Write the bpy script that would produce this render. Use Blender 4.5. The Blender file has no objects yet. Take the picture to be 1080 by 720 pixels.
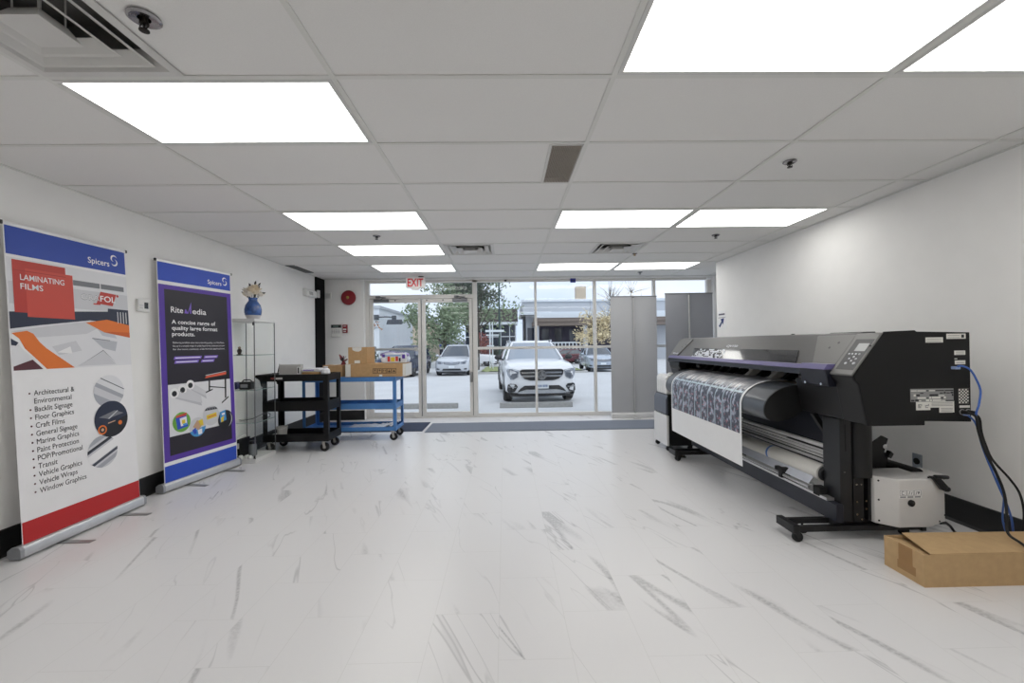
import bpy, bmesh, math, random
from mathutils import Vector, Matrix
R = math.radians
S = bpy.context.scene
COL = S.collection

# ------------------------------------------------------------------ camera
CAM_H = 1.277
YAW, ROLL, PITCH = .0169, .0134, .0064
cy_, sy_ = math.cos(YAW), math.sin(YAW)
cp_, sp_ = math.cos(PITCH), math.sin(PITCH)
cr_, sr_ = math.cos(ROLL), math.sin(ROLL)
Rx, Rf = Vector((cy_, -sy_, 0)), Vector((sy_, cy_, 0))
Ru = Vector((0, 0, 1))
Ru, Rf = cp_*Ru - sp_*Rf, sp_*Ru + cp_*Rf
Rx, Ru = cr_*Rx - sr_*Ru, sr_*Rx + cr_*Ru
cam_d = bpy.data.cameras.new('camera')
cam_d.sensor_fit = 'HORIZONTAL'; cam_d.sensor_width = 36.0
cam_d.lens = 446.07/1080*36
cam_d.clip_start = .05; cam_d.clip_end = 400
cam = bpy.data.objects.new('camera', cam_d); COL.objects.link(cam)
cam.matrix_world = Matrix(((Rx.x, Ru.x, -Rf.x, 0), (Rx.y, Ru.y, -Rf.y, 0), (Rx.z, Ru.z, -Rf.z, CAM_H), (0, 0, 0, 1)))
S.camera = cam

# ------------------------------------------------------------------ light, sky, exposure
PANEL = 4.1         # emission of the ceiling light diffusers
SKY = 1.15
S.view_settings.view_transform = 'Standard'
S.view_settings.look = 'None'
S.view_settings.exposure = 0.10
S.view_settings.gamma = 1.0
S.view_settings.use_curve_mapping = False
S.cycles.max_bounces = 10; S.cycles.diffuse_bounces = 8; S.cycles.glossy_bounces = 5
S.cycles.transparent_max_bounces = 24; S.cycles.transmission_bounces = 8
S.cycles.sample_clamp_indirect = 6
S.cycles.use_denoising = True
W = bpy.data.worlds.new('sky'); S.world = W; W.use_nodes = True
nt = W.node_tree; nt.nodes.clear()
wo = nt.nodes.new('ShaderNodeOutputWorld'); bg = nt.nodes.new('ShaderNodeBackground')
tc = nt.nodes.new('ShaderNodeTexCoord'); mp = nt.nodes.new('ShaderNodeMapping')
mp.inputs['Scale'].default_value = (1, 1, 2.5)
nz = nt.nodes.new('ShaderNodeTexNoise'); nz.inputs['Scale'].default_value = 2.2; nz.inputs['Detail'].default_value = 5
rp = nt.nodes.new('ShaderNodeValToRGB')
rp.color_ramp.elements[0].position = .35; rp.color_ramp.elements[0].color = (.60, .72, .92, 1)
rp.color_ramp.elements[1].position = .62; rp.color_ramp.elements[1].color = (.86, .91, 1.0, 1)
nt.links.new(tc.outputs['Generated'], mp.inputs['Vector']); nt.links.new(mp.outputs[0], nz.inputs['Vector'])
nt.links.new(nz.outputs['Fac'], rp.inputs['Fac']); nt.links.new(rp.outputs[0], bg.inputs['Color'])
bg.inputs['Strength'].default_value = SKY
nt.links.new(bg.outputs[0], wo.inputs[0])
sun_d = bpy.data.lights.new('sun', 'SUN'); sun_d.energy = 1.0; sun_d.angle = R(60); sun_d.color = (1, .98, .95)
sun = bpy.data.objects.new('sun', sun_d); COL.objects.link(sun)
sun.rotation_euler = (R(38), 0, R(30))

# ------------------------------------------------------------------ helpers
def lin(c):
    out = []
    for v in c:
        v = v/255
        out.append(v/12.92 if v <= .04045 else ((v+.055)/1.055)**2.4)
    return tuple(out)+(1.0,)

MATS = {}
def M(name, rgb, rough=.5, metal=0., noise=.04, nscale=18., spec=.5, coat=0., bump=0., emit=None, estr=0., alpha=1., trans=0.):
    if name in MATS: return MATS[name]
    m = bpy.data.materials.new(name); m.use_nodes = True; MATS[name] = m
    n = m.node_tree.nodes; l = m.node_tree.links; b = n['Principled BSDF']
    c = lin(rgb)
    b.inputs['Base Color'].default_value = c; b.inputs['Roughness'].default_value = rough
    b.inputs['Metallic'].default_value = metal; b.inputs['Specular IOR Level'].default_value = spec
    b.inputs['Coat Weight'].default_value = coat; b.inputs['Alpha'].default_value = alpha
    b.inputs['Transmission Weight'].default_value = trans
    m.diffuse_color = c
    if emit:
        b.inputs['Emission Color'].default_value = lin(emit); b.inputs['Emission Strength'].default_value = estr
    if noise:
        t = n.new('ShaderNodeTexCoord'); z = n.new('ShaderNodeTexNoise'); z.inputs['Scale'].default_value = nscale; z.inputs['Detail'].default_value = 4
        mr = n.new('ShaderNodeMapRange'); mr.inputs['From Min'].default_value = .3; mr.inputs['From Max'].default_value = .7
        mr.inputs['To Min'].default_value = 1-noise; mr.inputs['To Max'].default_value = 1+noise
        mx = n.new('ShaderNodeMix'); mx.data_type = 'RGBA'; mx.blend_type = 'MULTIPLY'; mx.inputs['Factor'].default_value = 1
        mx.inputs['A'].default_value = c
        l.new(t.outputs['Object'], z.inputs['Vector']); l.new(z.outputs['Fac'], mr.inputs['Value'])
        l.new(mr.outputs[0], mx.inputs['B']); l.new(mx.outputs['Result'], b.inputs['Base Color'])
        if bump:
            bp = n.new('ShaderNodeBump'); bp.inputs['Strength'].default_value = bump; bp.inputs['Distance'].default_value = .002
            l.new(z.outputs['Fac'], bp.inputs['Height']); l.new(bp.outputs[0], b.inputs['Normal'])
    return m

def glass(name, tint=(1, 1, 1), ior=1.45, rough=0.):
    if name in MATS: return MATS[name]
    m = bpy.data.materials.new(name); m.use_nodes = True; MATS[name] = m
    n = m.node_tree.nodes; l = m.node_tree.links; n.clear()
    o = n.new('ShaderNodeOutputMaterial'); t = n.new('ShaderNodeBsdfTransparent'); g = n.new('ShaderNodeBsdfGlossy')
    f = n.new('ShaderNodeFresnel'); f.inputs['IOR'].default_value = ior; x = n.new('ShaderNodeMixShader')
    t.inputs['Color'].default_value = tuple(tint)+(1,); g.inputs['Roughness'].default_value = rough
    gm_ = n.new('ShaderNodeNewGeometry'); k_ = n.new('ShaderNodeMath'); k_.operation = 'MULTIPLY_ADD'; k_.inputs[1].default_value = -1; k_.inputs[2].default_value = 1
    k2 = n.new('ShaderNodeMath'); k2.operation = 'MULTIPLY'; l.new(gm_.outputs['Backfacing'], k_.inputs[0]); l.new(k_.outputs[0], k2.inputs[0]); l.new(f.outputs[0], k2.inputs[1])
    l.new(k2.outputs[0], x.inputs['Fac']); l.new(t.outputs[0], x.inputs[1]); l.new(g.outputs[0], x.inputs[2]); l.new(x.outputs[0], o.inputs[0])
    return m

ROOT = {}
_tc = {}
def text_geo(t, weight=0.):
    k = (t, weight)
    if k in _tc: return _tc[k]
    cu = bpy.data.curves.new('lettering', 'FONT'); cu.body = t; cu.size = 1.0; cu.offset = weight; cu.resolution_u = 3
    o = bpy.data.objects.new('lettering', cu); COL.objects.link(o)
    dg = bpy.context.evaluated_depsgraph_get(); dg.update()
    me = bpy.data.meshes.new_from_object(o.evaluated_get(dg))
    vs = [(v.co.x, v.co.y) for v in me.vertices]; fs = [tuple(p.vertices) for p in me.polygons]
    bpy.data.objects.remove(o); bpy.data.curves.remove(cu); bpy.data.meshes.remove(me)
    _tc[k] = (vs, fs); return _tc[k]

class MB:
    def __init__(s): s.v = []; s.f = []; s.mi = []; s.m = 0; s.uv = None
    def mat(s, i): s.m = i; return s
    def add(s, vs, fs):
        o = len(s.v); s.v += [tuple(v) for v in vs]; s.f += [tuple(i+o for i in f) for f in fs]; s.mi += [s.m]*len(fs); return s
    def box(s, x0, x1, y0, y1, z0, z1):
        return s.add([(x0,y0,z0),(x1,y0,z0),(x1,y1,z0),(x0,y1,z0),(x0,y0,z1),(x1,y0,z1),(x1,y1,z1),(x0,y1,z1)],
                     [(3,2,1,0),(4,5,6,7),(0,1,5,4),(1,2,6,5),(2,3,7,6),(3,0,4,7)])
    def prism(s, pts, axis, a, b):
        n = len(pts)
        mk = {'x': lambda p, t: (t, p[0], p[1]), 'y': lambda p, t: (p[0], t, p[1]), 'z': lambda p, t: (p[0], p[1], t)}[axis]
        vs = [mk(p, a) for p in pts]+[mk(p, b) for p in pts]
        fs = [tuple(range(n)), tuple(range(2*n-1, n-1, -1))]+[(i, i+n, (i+1) % n+n, (i+1) % n) for i in range(n)]
        return s.add(vs, fs)
    def hexa(s, a, b):   # two quads of 3-D points, joined
        n = len(a)
        return s.add(list(a)+list(b), [tuple(range(n)), tuple(range(2*n-1, n-1, -1))]+[(i, i+n, (i+1) % n+n, (i+1) % n) for i in range(n)])
    def slab(s, pts, d):  # flat polygon pushed along vector d
        return s.hexa([tuple(p) for p in pts], [tuple(Vector(p)+Vector(d)) for p in pts])
    def face(s, pts): return s.add(pts, [tuple(range(len(pts)))])
    def cyl(s, p0, p1, r0, r1=None, n=16, caps=True):
        r1 = r0 if r1 is None else r1
        p0 = Vector(p0); p1 = Vector(p1); d = (p1-p0).normalized()
        u = d.orthogonal().normalized(); w = d.cross(u)
        vs = [p0+r0*(math.cos(2*math.pi*i/n)*u+math.sin(2*math.pi*i/n)*w) for i in range(n)]
        vs += [p1+r1*(math.cos(2*math.pi*i/n)*u+math.sin(2*math.pi*i/n)*w) for i in range(n)]
        fs = [(i, (i+1) % n, (i+1) % n+n, i+n) for i in range(n)]
        if caps: fs += [tuple(range(n-1, -1, -1)), tuple(range(n, 2*n))]
        return s.add(vs, fs)
    def tube(s, pts, r, n=8, closed=False):
        P = [Vector(p) for p in pts]; N = len(P); rs = r if isinstance(r, (list, tuple)) else [r]*N
        vs = []; u = None
        for i in range(N):
            d = ((P[(i+1) % N]-P[i-1]) if closed else (P[min(i+1, N-1)]-P[max(i-1, 0)])).normalized()
            u = d.orthogonal().normalized() if u is None else (u-d*u.dot(d)).normalized()
            w = d.cross(u)
            vs += [P[i]+rs[i]*(math.cos(2*math.pi*k/n)*u+math.sin(2*math.pi*k/n)*w) for k in range(n)]
        fs = []
        for i in range(N if closed else N-1):
            j = (i+1) % N
            fs += [(i*n+k, i*n+(k+1) % n, j*n+(k+1) % n, j*n+k) for k in range(n)]
        if not closed: fs += [tuple(range(n-1, -1, -1)), tuple(range((N-1)*n, N*n))]
        return s.add(vs, fs)
    def lathe(s, c, prof, n=24, axis='z', a0=0., a1=2*math.pi):
        full = abs(a1-a0-2*math.pi) < 1e-6; k = n if full else n+1
        vs = []
        for r, h in prof:
            for i in range(k):
                t = a0+(a1-a0)*i/n; a, b = r*math.cos(t), r*math.sin(t)
                vs.append({'z': (c[0]+a, c[1]+b, c[2]+h), 'y': (c[0]+a, c[1]+h, c[2]+b), 'x': (c[0]+h, c[1]+a, c[2]+b)}[axis])
        fs = []
        for j in range(len(prof)-1):
            for i in range(n):
                i2 = (i+1) % k
                fs.append((j*k+i, j*k+i2, (j+1)*k+i2, (j+1)*k+i))
        if full:
            fs += [tuple(range(k-1, -1, -1)), tuple(range((len(prof)-1)*k, len(prof)*k))]
        return s.add(vs, fs)
    def ball(s, c, rx, ry=None, rz=None, n=12, m=8):
        ry = rx if ry is None else ry; rz = rx if rz is None else rz
        vs = [(c[0], c[1], c[2]-rz)]
        for j in range(1, m):
            p = -math.pi/2+math.pi*j/m
            vs += [(c[0]+rx*math.cos(p)*math.cos(2*math.pi*i/n), c[1]+ry*math.cos(p)*math.sin(2*math.pi*i/n), c[2]+rz*math.sin(p)) for i in range(n)]
        vs.append((c[0], c[1], c[2]+rz)); fs = []
        for i in range(n): fs.append((0, 1+(i+1) % n, 1+i))
        for j in range(m-2):
            for i in range(n): fs.append((1+j*n+i, 1+j*n+(i+1) % n, 1+(j+1)*n+(i+1) % n, 1+(j+1)*n+i))
        t = len(vs)-1; b = 1+(m-2)*n
        for i in range(n): fs.append((b+i, b+(i+1) % n, t))
        return s.add(vs, fs)
    def text(s, t, o, u, v, h, w=None, align='l', weight=0.):
        """lettering with its lower left (or centre) at o, cap height h, optional width w"""
        vs, fs = text_geo(t, weight)
        if not vs: return s
        o = Vector(o); u = Vector(u).normalized(); v = Vector(v).normalized()
        xs = [p[0] for p in vs]; x0, x1 = min(xs), max(xs)
        k = h/.7; kx = k if w is None else w/max(x1-x0, 1e-6)
        sh = {'l': -x0, 'c': -(x0+x1)/2, 'r': -x1}[align]
        return s.add([tuple(o+u*((p[0]+sh)*kx)+v*(p[1]*k)) for p in vs], fs)
    def build(s, name, mats, parent=None, loc=None, smooth=True, bevel=0., seg=2, angle=35, sub=0, recalc=True):
        me = bpy.data.meshes.new(name)
        off = Vector(loc) if loc is not None else (ROOT.get(parent.name, Vector((0, 0, 0))) if parent else Vector((0, 0, 0)))
        me.from_pydata([tuple(Vector(v)-off) for v in s.v], [], s.f)
        mats = mats if isinstance(mats, (list, tuple)) else [mats]
        for m in mats: me.materials.append(m)
        me.polygons.foreach_set('material_index', s.mi)
        if recalc:
            bm = bmesh.new(); bm.from_mesh(me); bmesh.ops.recalc_face_normals(bm, faces=bm.faces); bm.to_mesh(me); bm.free()
        if smooth:
            me.shade_smooth(); me.set_sharp_from_angle(angle=R(angle))
        o = bpy.data.objects.new(name, me); COL.objects.link(o)
        if parent:
            o.parent = parent; ROOT[o.name] = off
        elif loc is not None:
            o.location = loc; ROOT[o.name] = off
        if bevel:
            b = o.modifiers.new('edge', 'BEVEL'); b.width = bevel; b.segments = seg; b.limit_method = 'ANGLE'; b.angle_limit = R(40)
        if sub:
            b = o.modifiers.new('smooth', 'SUBSURF'); b.levels = sub; b.render_levels = sub
        return o

def tag(o, label, cat, group=None, kind=None):
    if label: o['label'] = label
    if cat: o['category'] = cat
    if group: o['group'] = group
    if kind: o['kind'] = kind
    return o
def thing(name, label, cat, loc=(0, 0, 0), group=None, rot=None):
    o = bpy.data.objects.new(name, None); COL.objects.link(o); o.empty_display_size = .1
    o.location = loc
    ROOT[o.name] = Vector((0, 0, 0)) if rot is not None else Vector(loc)   # turned things are built in their own frame
    if rot is not None: o.rotation_euler = (0, 0, rot)
    return tag(o, label, cat, group)
def structure(mb, name, mats, **k):
    o = mb.build(name, mats, **k); o['kind'] = 'structure'; return o
def dup(root, loc, label, rot=None):
    c = root.copy(); COL.objects.link(c); c.location = loc; c['label'] = label
    if rot is not None: c.rotation_euler = (0, 0, rot)
    for ch in root.children:
        d = ch.copy(); COL.objects.link(d); d.parent = c
        for g in ch.children:
            e = g.copy(); COL.objects.link(e); e.parent = d
    return c

# ------------------------------------------------------------------ common materials
def floor_material():
    m = bpy.data.materials.new('marble_tile'); m.use_nodes = True
    n = m.node_tree.nodes; l = m.node_tree.links; b = n['Principled BSDF']
    def mth(op, a, c=None, d=None):
        k = n.new('ShaderNodeMath'); k.operation = op
        for i, v in enumerate((a, c, d)):
            if v is None: continue
            if isinstance(v, (int, float)): k.inputs[i].default_value = v
            else: l.new(v, k.inputs[i])
        return k.outputs[0]
    g = n.new('ShaderNodeNewGeometry'); sp = n.new('ShaderNodeSeparateXYZ'); l.new(g.outputs['Position'], sp.inputs[0])
    x, y = sp.outputs['X'], sp.outputs['Y']
    tx = mth('DIVIDE', mth('ADD', x, .0435+.3048*40), .3048)
    ix = mth('FLOOR', tx); fx = mth('FRACT', tx)
    odd = mth('MODULO', ix, 2)
    ty = mth('DIVIDE', mth('ADD', mth('MULTIPLY_ADD', odd, .3, y), -.52+12), .6)
    iy = mth('FLOOR', ty); fy = mth('FRACT', ty)
    ex = mth('MULTIPLY', mth('MINIMUM', fx, mth('SUBTRACT', 1, fx)), .3048)
    ey = mth('MULTIPLY', mth('MINIMUM', fy, mth('SUBTRACT', 1, fy)), .6)
    e = mth('MINIMUM', ex, ey)
    gr = n.new('ShaderNodeMapRange'); gr.inputs['From Min'].default_value = .0006; gr.inputs['From Max'].default_value = .0018; l.new(e, gr.inputs['Value'])
    cv = n.new('ShaderNodeCombineXYZ'); l.new(ix, cv.inputs[0]); l.new(iy, cv.inputs[1])
    wn = n.new('ShaderNodeTexWhiteNoise'); wn.noise_dimensions = '3D'; l.new(cv.outputs[0], wn.inputs['Vector'])
    ws = n.new('ShaderNodeSeparateColor'); l.new(wn.outputs['Color'], ws.inputs[0])
    # along / across the veins, shifted tile by tile
    al = mth('SUBTRACT', mth('MULTIPLY', x, .40), mth('MULTIPLY', y, .917))
    ac = mth('ADD', mth('MULTIPLY', x, .917), mth('MULTIPLY', y, .40))
    va = n.new('ShaderNodeCombineXYZ')
    l.new(mth('MULTIPLY_ADD', ac, 3.4, mth('MULTIPLY', ws.outputs[0], 40)), va.inputs[0])
    l.new(mth('MULTIPLY_ADD', al, .42, mth('MULTIPLY', ws.outputs[1], 40)), va.inputs[1]); l.new(mth('MULTIPLY', ws.outputs[2], 20), va.inputs[2])
    def ridge(scale, detail, dist, w0, w1, rough=.5):
        z = n.new('ShaderNodeTexNoise'); z.inputs['Scale'].default_value = scale; z.inputs['Detail'].default_value = detail
        z.inputs['Distortion'].default_value = dist; z.inputs['Roughness'].default_value = rough
        l.new(va.outputs[0], z.inputs['Vector'])
        r = n.new('ShaderNodeMapRange'); r.inputs['From Min'].default_value = w0; r.inputs['From Max'].default_value = w1
        r.inputs['To Min'].default_value = 1; r.inputs['To Max'].default_value = 0
        l.new(mth('ABSOLUTE', mth('SUBTRACT', z.outputs['Fac'], .5)), r.inputs['Value']); return r.outputs[0]
    def mask(scale, lo, hi):
        z = n.new('ShaderNodeTexNoise'); z.inputs['Scale'].default_value = scale; z.inputs['Detail'].default_value = 3
        v2 = n.new('ShaderNodeVectorMath'); v2.operation = 'ADD'; v2.inputs[1].default_value = (7.3, 3.1, 9.7); l.new(va.outputs[0], v2.inputs[0])
        l.new(v2.outputs[0], z.inputs['Vector'])
        r = n.new('ShaderNodeMapRange'); r.inputs['From Min'].default_value = lo; r.inputs['From Max'].default_value = hi; l.new(z.outputs['Fac'], r.inputs['Value']); return r.outputs[0]
    fine = n.new('ShaderNodeTexNoise'); fine.inputs['Scale'].default_value = 60; fine.inputs['Detail'].default_value = 4; l.new(g.outputs['Position'], fine.inputs['Vector'])
    fm = n.new('ShaderNodeMapRange'); fm.inputs['From Min'].default_value = .35; fm.inputs['From Max'].default_value = .6; fm.inputs['To Min'].default_value = .45; l.new(fine.outputs['Fac'], fm.inputs['Value'])
    wide = mth('MULTIPLY', mth('MULTIPLY', ridge(1.0, 1.5, .15, .008, .026), mask(1.3, .55, .62)), fm.outputs[0])
    thin = mth('MULTIPLY', ridge(1.25, 3, .35, .001, .008), mask(.9, .48, .60))
    v = mth('MINIMUM', mth('ADD', mth('MULTIPLY', wide, .50), mth('MULTIPLY', thin, .34)), 1)
    c1 = n.new('ShaderNodeMix'); c1.data_type = 'RGBA'; c1.inputs['A'].default_value = lin((223, 222, 223)); c1.inputs['B'].default_value = lin((128, 128, 132)); l.new(v, c1.inputs['Factor'])
    c2 = n.new('ShaderNodeMix'); c2.data_type = 'RGBA'; c2.inputs['A'].default_value = lin((212, 211, 211)); l.new(c1.outputs['Result'], c2.inputs['B']); l.new(gr.outputs[0], c2.inputs['Factor'])
    l.new(c2.outputs['Result'], b.inputs['Base Color'])
    b.inputs['Roughness'].default_value = .27; b.inputs['Specular IOR Level'].default_value = .45
    bp = n.new('ShaderNodeBump'); bp.inputs['Strength'].default_value = .1; bp.inputs['Distance'].default_value = .001; l.new(gr.outputs[0], bp.inputs['Height']); l.new(bp.outputs[0], b.inputs['Normal'])
    return m

WALL = M('wall_paint', (240, 239, 237), .75, noise=.012, nscale=6, spec=.2)
TILE = M('ceiling_tile', (226, 225, 223), .9, noise=.02, nscale=220, spec=.1, bump=.15)
TEE = M('ceiling_grid', (214, 214, 210), .5, noise=.01)
WHITE = M('white_plastic', (225, 225, 222), .4, noise=.01)
BLACK = M('black_plastic', (19, 19, 21), .45, noise=.05)
DEEP = M('black_matte', (12, 12, 13), .7, noise=.05)
RUBBER = M('rubber', (20, 20, 21), .7, noise=.06)
CHROME = M('chrome', (200, 202, 205), .2, 1., noise=.01)
ALU = M('aluminium', (200, 200, 200), .38, .75, noise=.02)
FRAME = M('window_aluminium', (222, 220, 216), .45, .1, noise=.015)
NAVY = M('navy_black_metal', (40, 43, 54), .45, noise=.04)
CARD = M('cardboard', (182, 148, 108), .85, noise=.06, nscale=30, spec=.15)
TAPE = M('white_tape', (224, 222, 216), .4, noise=.03)
PAPER = M('white_paper', (236, 236, 236), .55, noise=.01)
BASEB = M('black_baseboard', (26, 26, 27), .5, noise=.04)
GLASS = glass('window_glass', (.98, .99, .99))
# ================================================================== the room
XL, XR, YB, HC = -3.14, 3.137, 7.40, 2.4384
YN = -5.2                       # the end of the room behind the camera
X0, Z0, GX, GY = -1.9477, 1.8331, 1.2192, .6096
structure(MB().box(XL-.2, 3.95, YN-.2, 7.62, -.08, 0), 'floor', floor_material())
structure(MB().box(XL-.2, XL, YN-.2, 7.62, 0, HC+.25), 'wall_left', WALL)
structure(MB().box(XR, XR+.80, YN-.2, 6.20, 0, HC+.25), 'wall_right', WALL, bevel=.004)
structure(MB().box(3.80, 4.0, 6.20, 7.62, 0, HC+.25), 'wall_alcove', WALL)
structure(MB().box(XL-.2, 4.0, YN-.4, YN, 0, HC+.25), 'wall_back', WALL)
wf = MB()
wf.box(XL, -2.45, YB, 7.66, 0, HC+.25); wf.box(3.70, 3.80, YB, 7.66, 0, HC+.25); wf.box(-2.45, 3.70, YB, 7.66, 2.425, HC+.25)
structure(wf, 'wall_front', WALL)
structure(MB().box(XL-.2, 4.0, 7.45, 7.70, -.5, -.081), 'trim_1', M('foundation_concrete', (170, 170, 168), .8))
# baseboards
structure(MB().prism([(XL, 0), (XL+.022, 0), (XL+.012, .012), (XL+.012, .165), (XL, .168)], 'y', YN, YB), 'baseboard_left', BASEB)
structure(MB().prism([(XR, 0), (XR-.030, 0), (XR-.012, .016), (XR-.012, .165), (XR, .168)], 'y', YN, 6.20), 'baseboard_right', BASEB)
structure(MB().box(XL+.013, -2.45, YB-.012, YB, 0, .165), 'baseboard_front', BASEB)
# black painted corner post
structure(MB().box(XL, XL+.022, 7.06, YB-.001, .166, HC), 'column', M('black_paint', (12, 12, 13), .8, noise=.03, spec=.2))

# ceiling: lay-in tiles and the visible grid; light, grille and diffuser openings are covered by those fittings
ce = MB()
# tiles laid around the openings of the air diffusers and the grille
HOLES = [(X0+.03, X0+.58, Z0-GY+.03, Z0-.03), (-.67, -.12, 4.911, 5.460), (1.128, 1.678, 4.911, 5.460), (.293, .472, 2.466, 3.030)]
ys = sorted({YN-.2, 7.62} | {h[2] for h in HOLES} | {h[3] for h in HOLES})
for y0, y1 in zip(ys, ys[1:]):
    x = XL-.2
    for h in sorted(HOLES):
        if h[2] < (y0+y1)/2 < h[3]: ce.mat(0).box(x, h[0], y0, y1, HC+.006, HC+.20); x = h[1]
    ce.mat(0).box(x, 4.0, y0, y1, HC+.006, HC+.20)
ce.mat(0).box(XL-.2, 4.0, YN-.2, 7.62, HC+.201, HC+.26)
ce.mat(1)
xs = [X0+GX*k for k in range(4)]+[2.9093]
for x in xs: ce.box(x-.012, x+.012, YN, YB, HC, HC+.008)
k = -11
while Z0+GY*k < YB:
    y = Z0+GY*k
    if y > YN: ce.box(XL, XR, y-.012, y+.012, HC+.0006, HC+.008)
    k += 1
ce.box(XL, XL+.022, YN, YB, HC, HC+.008); ce.box(XR-.022, XR, YN, 6.2, HC, HC+.008); ce.box(XL, 3.8, YB-.022, YB, HC, HC+.008)
ce.box(2.9093+GX-.55, 2.9093+GX-.526, 6.2, YB, HC, HC+.008)
structure(ce, 'ceiling', [TILE, TEE])

# ceiling lights
DIFF = M('light_diffuser', (240, 240, 238), .5, noise=0, emit=(255, 254, 250), estr=PANEL)
LF = M('light_frame', (205, 205, 203), .45, noise=.01)
def light(col, row, label):
    x0, x1, y0, y1 = X0+GX*col, X0+GX*(col+1), Z0+GY*row, Z0+GY*(row+1)
    if col == 3: x1 = min(x1, 2.9093)
    t = thing('ceiling_light', label, 'ceiling light', ((x0+x1)/2, (y0+y1)/2, HC), 'recessed ceiling light panels')
    a, b = .013, .034
    f = MB()
    for q in ((x0+a, x1-a, y0+a, y0+b), (x0+a, x1-a, y1-b, y1-a), (x0+a, x0+b, y0+b, y1-b), (x1-b, x1-a, y0+b, y1-b)):
        f.box(*q, HC-.001, HC+.0055)
    f.build('light_frame', LF, t, bevel=.0015)
    MB().box(x0+b, x1-b, y0+b, y1-b, HC+.001, HC+.0055).build('diffuser', DIFF, t, smooth=False)
    return t
light(0, 0, 'big glowing ceiling panel next to the large square air diffuser')
light(2, -1, 'largest glowing ceiling panel, cut off by the top edge of the photo')
light(3, -1, 'glowing ceiling panel cut off by the top right corner of the photo')
light(0, 3, 'glowing panel in the left column, first one beyond the big one by the air diffuser')
light(2, 3, 'glowing panel beyond the slotted return grille, beside its twin by the right wall')
light(3, 3, 'glowing panel along the right wall, third row from the windows')
light(0, 5, 'middle of the three small glowing panels in the left column')
light(0, 7, 'glowing ceiling panel right above the exit sign')
light(2, 7, 'glowing panel in front of the window bearing the small blue sensor')
light(3, 7, 'glowing panel above the two grey banner stands')
for c, r in ((0, -4), (2, -4), (0, -8), (2, -8)):
    light(c, r, 'glowing ceiling panel in the back half of the room, outside the photo')

# square air diffusers
DW = M('diffuser_metal', (205, 204, 201), .5, noise=.03, nscale=6)
DK = M('duct_dark', (120, 119, 117), .8)
def diffuser(x0, y0, label, s=.585):
    cx, cy = x0+s/2, y0+s/2
    t = thing('air_diffuser', label, 'air vent', (cx, cy, HC), 'square stepped air diffusers')
    o = MB(); k = s/2-.0185; j = k-.002
    o.box(cx-k, cx-j, cy-k, cy+k, HC+.007, HC+.199); o.box(cx+j, cx+k, cy-k, cy+k, HC+.007, HC+.199); o.box(cx-j, cx+j, cy-k, cy-j, HC+.007, HC+.199); o.box(cx-j, cx+j, cy+j, cy+k, HC+.007, HC+.199); o.box(cx-j, cx+j, cy-j, cy+j, HC+.196, HC+.199)
    o.build('duct_opening', DK, t)
    def ring(mb, h, zo, zi, w):   # sloping square ring, outer half size h
        o = [(cx-h, cy-h, zo), (cx+h, cy-h, zo), (cx+h, cy+h, zo), (cx-h, cy+h, zo)]
        g = h-w
        i = [(cx-g, cy-g, zi), (cx+g, cy-g, zi), (cx+g, cy+g, zi), (cx-g, cy+g, zi)]
        for k in range(4):
            j = (k+1) % 4
            mb.slab([o[k], o[j], i[j], i[k]], (0, 0, .0012))
    f = MB(); ring(f, s/2, HC-.0012, HC-.004, .035); ring(f, s/2-.035, HC-.004, HC+.060, .045); f.build('outer_frame', DW, t)
    for h, z, w in ((.226, -.006, .046), (.152, -.012, .046)):
        b = MB(); ring(b, h, HC+z, HC+z+.003, .010); ring(b, h-.010, HC+z+.003, HC+z+.034, w); b.build('louvre_ring', DW, t)
    b = MB(); h = .078
    b.slab([(cx-h, cy-h, HC-.026), (cx+h, cy-h, HC-.026), (cx+h, cy+h, HC-.026), (cx-h, cy+h, HC-.026)], (0, 0, .0015))
    for sx, sy in ((-1, 0), (1, 0), (0, -1), (0, 1)):
        if sx: b.slab([(cx+sx*h, cy-h, HC-.026), (cx+sx*h, cy+h, HC-.026), (cx+sx*(h-.028), cy+h-.028, HC+.02), (cx+sx*(h-.028), cy-h+.028, HC+.02)], (sx*.001, 0, .0005))
        else: b.slab([(cx-h, cy+sy*h, HC-.026), (cx+h, cy+sy*h, HC-.026), (cx+h-.028, cy+sy*(h-.028), HC+.02), (cx-h+.028, cy+sy*(h-.028), HC+.02)], (0, sy*.001, .0005))
    for sx in (-1, 1):
        for sy in (-1, 1): b.cyl((cx+sx*.045, cy+sy*.045, HC-.0245), (cx+sx*.045, cy+sy*.045, HC+.15), .003, n=6)
    b.build('centre_plate', DW, t)
    return t
diffuser(X0+.012, Z0-GY+.012, 'large square stepped air diffuser beside the nearest left light panel')
diffuser(-.70, 4.881+.012, 'square stepped air diffuser on the left of the far pair, toward the exit sign')
diffuser(1.098, 4.881+.012, 'square stepped air diffuser on the right of the far pair, above the windows')
# slotted return grille and the dark strip vent
t = thing('return_grille', 'narrow brown-grey slotted air grille set in the middle ceiling tile', 'air vent', (.39, 2.75, HC))
f = MB(); f.box(.275, .293, 2.455, 3.042, HC-.003, HC+.0055); f.box(.472, .478, 2.455, 3.042, HC-.003, HC+.0055); f.box(.293, .472, 2.455, 2.466, HC-.003, HC+.0055); f.box(.293, .472, 3.030, 3.042, HC-.003, HC+.0055); f.build('outer_frame', DW, t)
MB().box(.2935, .4715, 2.4665, 3.0295, HC+.03, HC+.19).build('duct_opening', M('grille_brown', (88, 80, 70), .7), t)
b = MB()
for i in range(17): b.box(.297+i*.0103, .302+i*.0103, 2.466, 3.030, HC-.002, HC+.012)
b.build('slats', M('grille_slat', (165, 156, 144), .6), t)
t = thing('strip_vent', 'dark grey strip vent along the left wall above the black post', 'air vent', (-3.04, 6.36, HC))
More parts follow.
